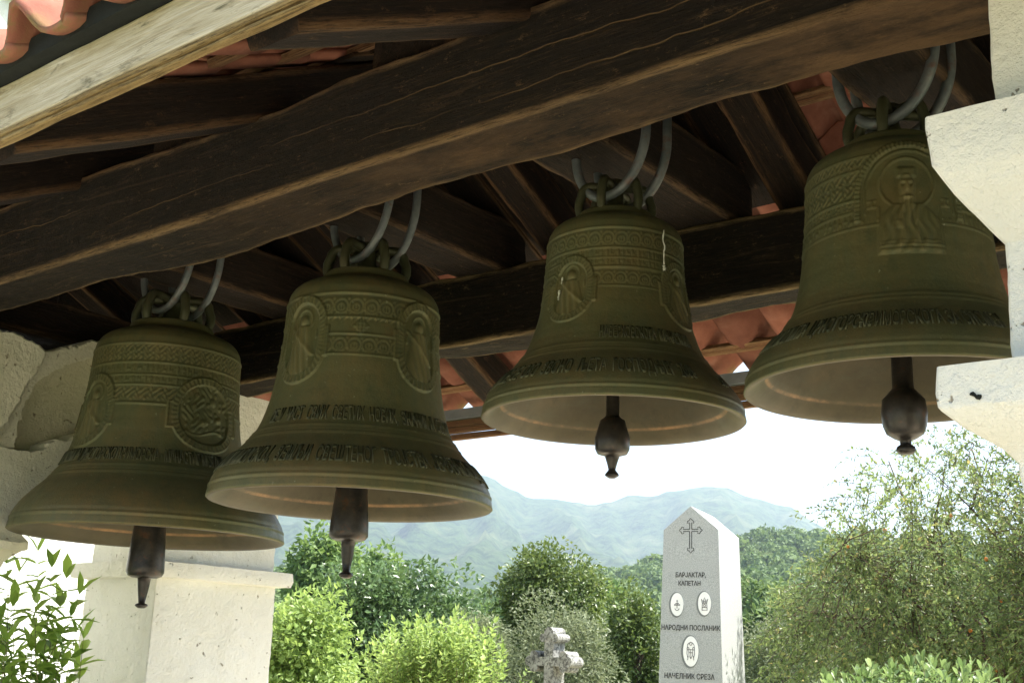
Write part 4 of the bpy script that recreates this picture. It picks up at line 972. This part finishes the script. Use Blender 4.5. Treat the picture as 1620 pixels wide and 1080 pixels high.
# fruit tree on the right: limbs, branches, twigs
DT = 11.5; tb = place(1600, 1043, DT); tb = Vector((tb.x, tb.y, 0)); st = []; limbs = MB()
rngt = random.Random(5)
def lim_x(py):                                                       # left outline of the crown, column by row
    return np.interp(py, [660, 690, 720, 760, 800, 822, 850, 890, 930, 980, 1040, 1100], [1500, 1420, 1350, 1330, 1300, 1275, 1290, 1240, 1215, 1190, 1180, 1180])
nodes = []
for q in range(26):
    py = rngt.uniform(690, 1000); px = rngt.uniform(lim_x(py)+60, 1780); tip = place(px, py, DT+rngt.uniform(-1.4, 1.6)); a = tb+Vector((0, 0, rngt.uniform(.7, 1.5)))
    pts = curve_stem(a, tip, rngt.uniform(.0, .35), 9, .12); V, F = tube(pts, [.022-.0019*i for i in range(9)], 7); limbs.add(V, F); nodes += pts[3:]
V, F = tube([tb, tb+Vector((.05, 0, .8)), tb+Vector((0, .05, 1.5))], [.12, .10, .08], 12); limbs.add(V, F)
for q in range(4600):
    py = rngt.uniform(668, 1095); x0 = lim_x(py); f = rngt.random()**.75; px = x0+(1800-x0)*f
    keep = 1. if py > 900 else (.66 if py > 810 else .36)
    if rngt.random() > keep: continue
    if px > 1720 and rngt.random() < .5: continue
    tip = place(px, py, DT+rngt.uniform(-1.5, 1.7)); nd = min(rngt.sample(nodes, 40), key=lambda n_: (n_-tip).length)
    dirv = (tip-nd); l_ = dirv.length; st_len = min(l_, rngt.uniform(.28, .6)); a = tip - dirv.normalized()*st_len + Vector((0, 0, rngt.uniform(-.1, .1)))
    st.append((curve_stem(a, tip, rngt.uniform(-.02, .05), 6, .02), .12))
    if q % 9 == 0: V, F = tube(curve_stem(nd, a, .03, 4), [.007, .006, .005, .004], 4); limbs.add(V, F)
for (px, py) in ((1262, 822), (1255, 815), (1283, 800), (1300, 812), (1318, 790), (1300, 770), (1325, 760), (1325, 735), (1345, 745), (1290, 822), (1335, 715), (1310, 830)):
    tip = place(px, py, DT); a = place(px+rngt.uniform(45, 75), py-rngt.uniform(0, 22), DT); st.append((curve_stem(a, tip, .03, 6, .02), .05)); 
ft = twig_plant('fruit_tree', 'loose small-leaved fruit tree with a few orange fruits, right side by the pier', 'tree', tb, st, LT4, .058, .40, .025, G_APPLE, 67, .0022, 1, spread=.75, stem_mat=BARK, droop=.12, stem_kind='twigs')
o = link('trunk', limbs.mesh('trunk', True), BARK, ft); o.location = -tb
mb = MB()
fm = MB(); V, F = lathe([(0.0001, -.018), (.010, -.015), (.017, -.005), (.017, .006), (.010, .015), (.0001, .016)], 10); fm.add(V, F); fme = fm.mesh('fruit', True)
for (px, py) in ((1342, 864), (1432, 902), (1560, 884), (1363, 913), (1535, 997), (1505, 815), (1400, 838), (1575, 1060), (1585, 950), (1480, 900)):
    link('fruit', fme, FRUIT, ft, place(px, py, DT-.6)-tb)
# grass fringe hidden low but real near the graves
gN = 16000; rg = np.random.default_rng(77); gp = np.stack([rg.uniform(-9, 12, gN), rg.uniform(8.7, 24, gN), np.zeros(gN)], 1)
V, F, T = leaves(LT4, gp, rg.normal(size=(gN, 3))*.3+np.array([0, 0, 1]), rg.normal(size=(gN, 3)), .18+.2*rg.random(gN), .012, rg.random(gN))
tag(link('grass', np_mesh('grass', V, F, False, {'tint': T}), G_BRIGHT), 'long grass around the graves', 'grass', kind='stuff')

# ---------------------------------------------------------------- summer haze
hm = bpy.data.materials.new('haze_air'); hm.use_nodes = True; t = hm.node_tree; t.nodes.remove(t.nodes['Principled BSDF'])
pv = t.nodes.new('ShaderNodeVolumePrincipled'); pv.inputs['Color'].default_value = (.70, .85, .97, 1); pv.inputs['Density'].default_value = .00022; pv.inputs['Anisotropy'].default_value = .3
t.links.new(pv.outputs[0], t.nodes['Material Output'].inputs['Volume'])
mb = MB(); mb.box(-3700, 3700, -450, 3700, -3.5, 620); tag(link('haze', mb.mesh('haze'), hm), kind='stuff')
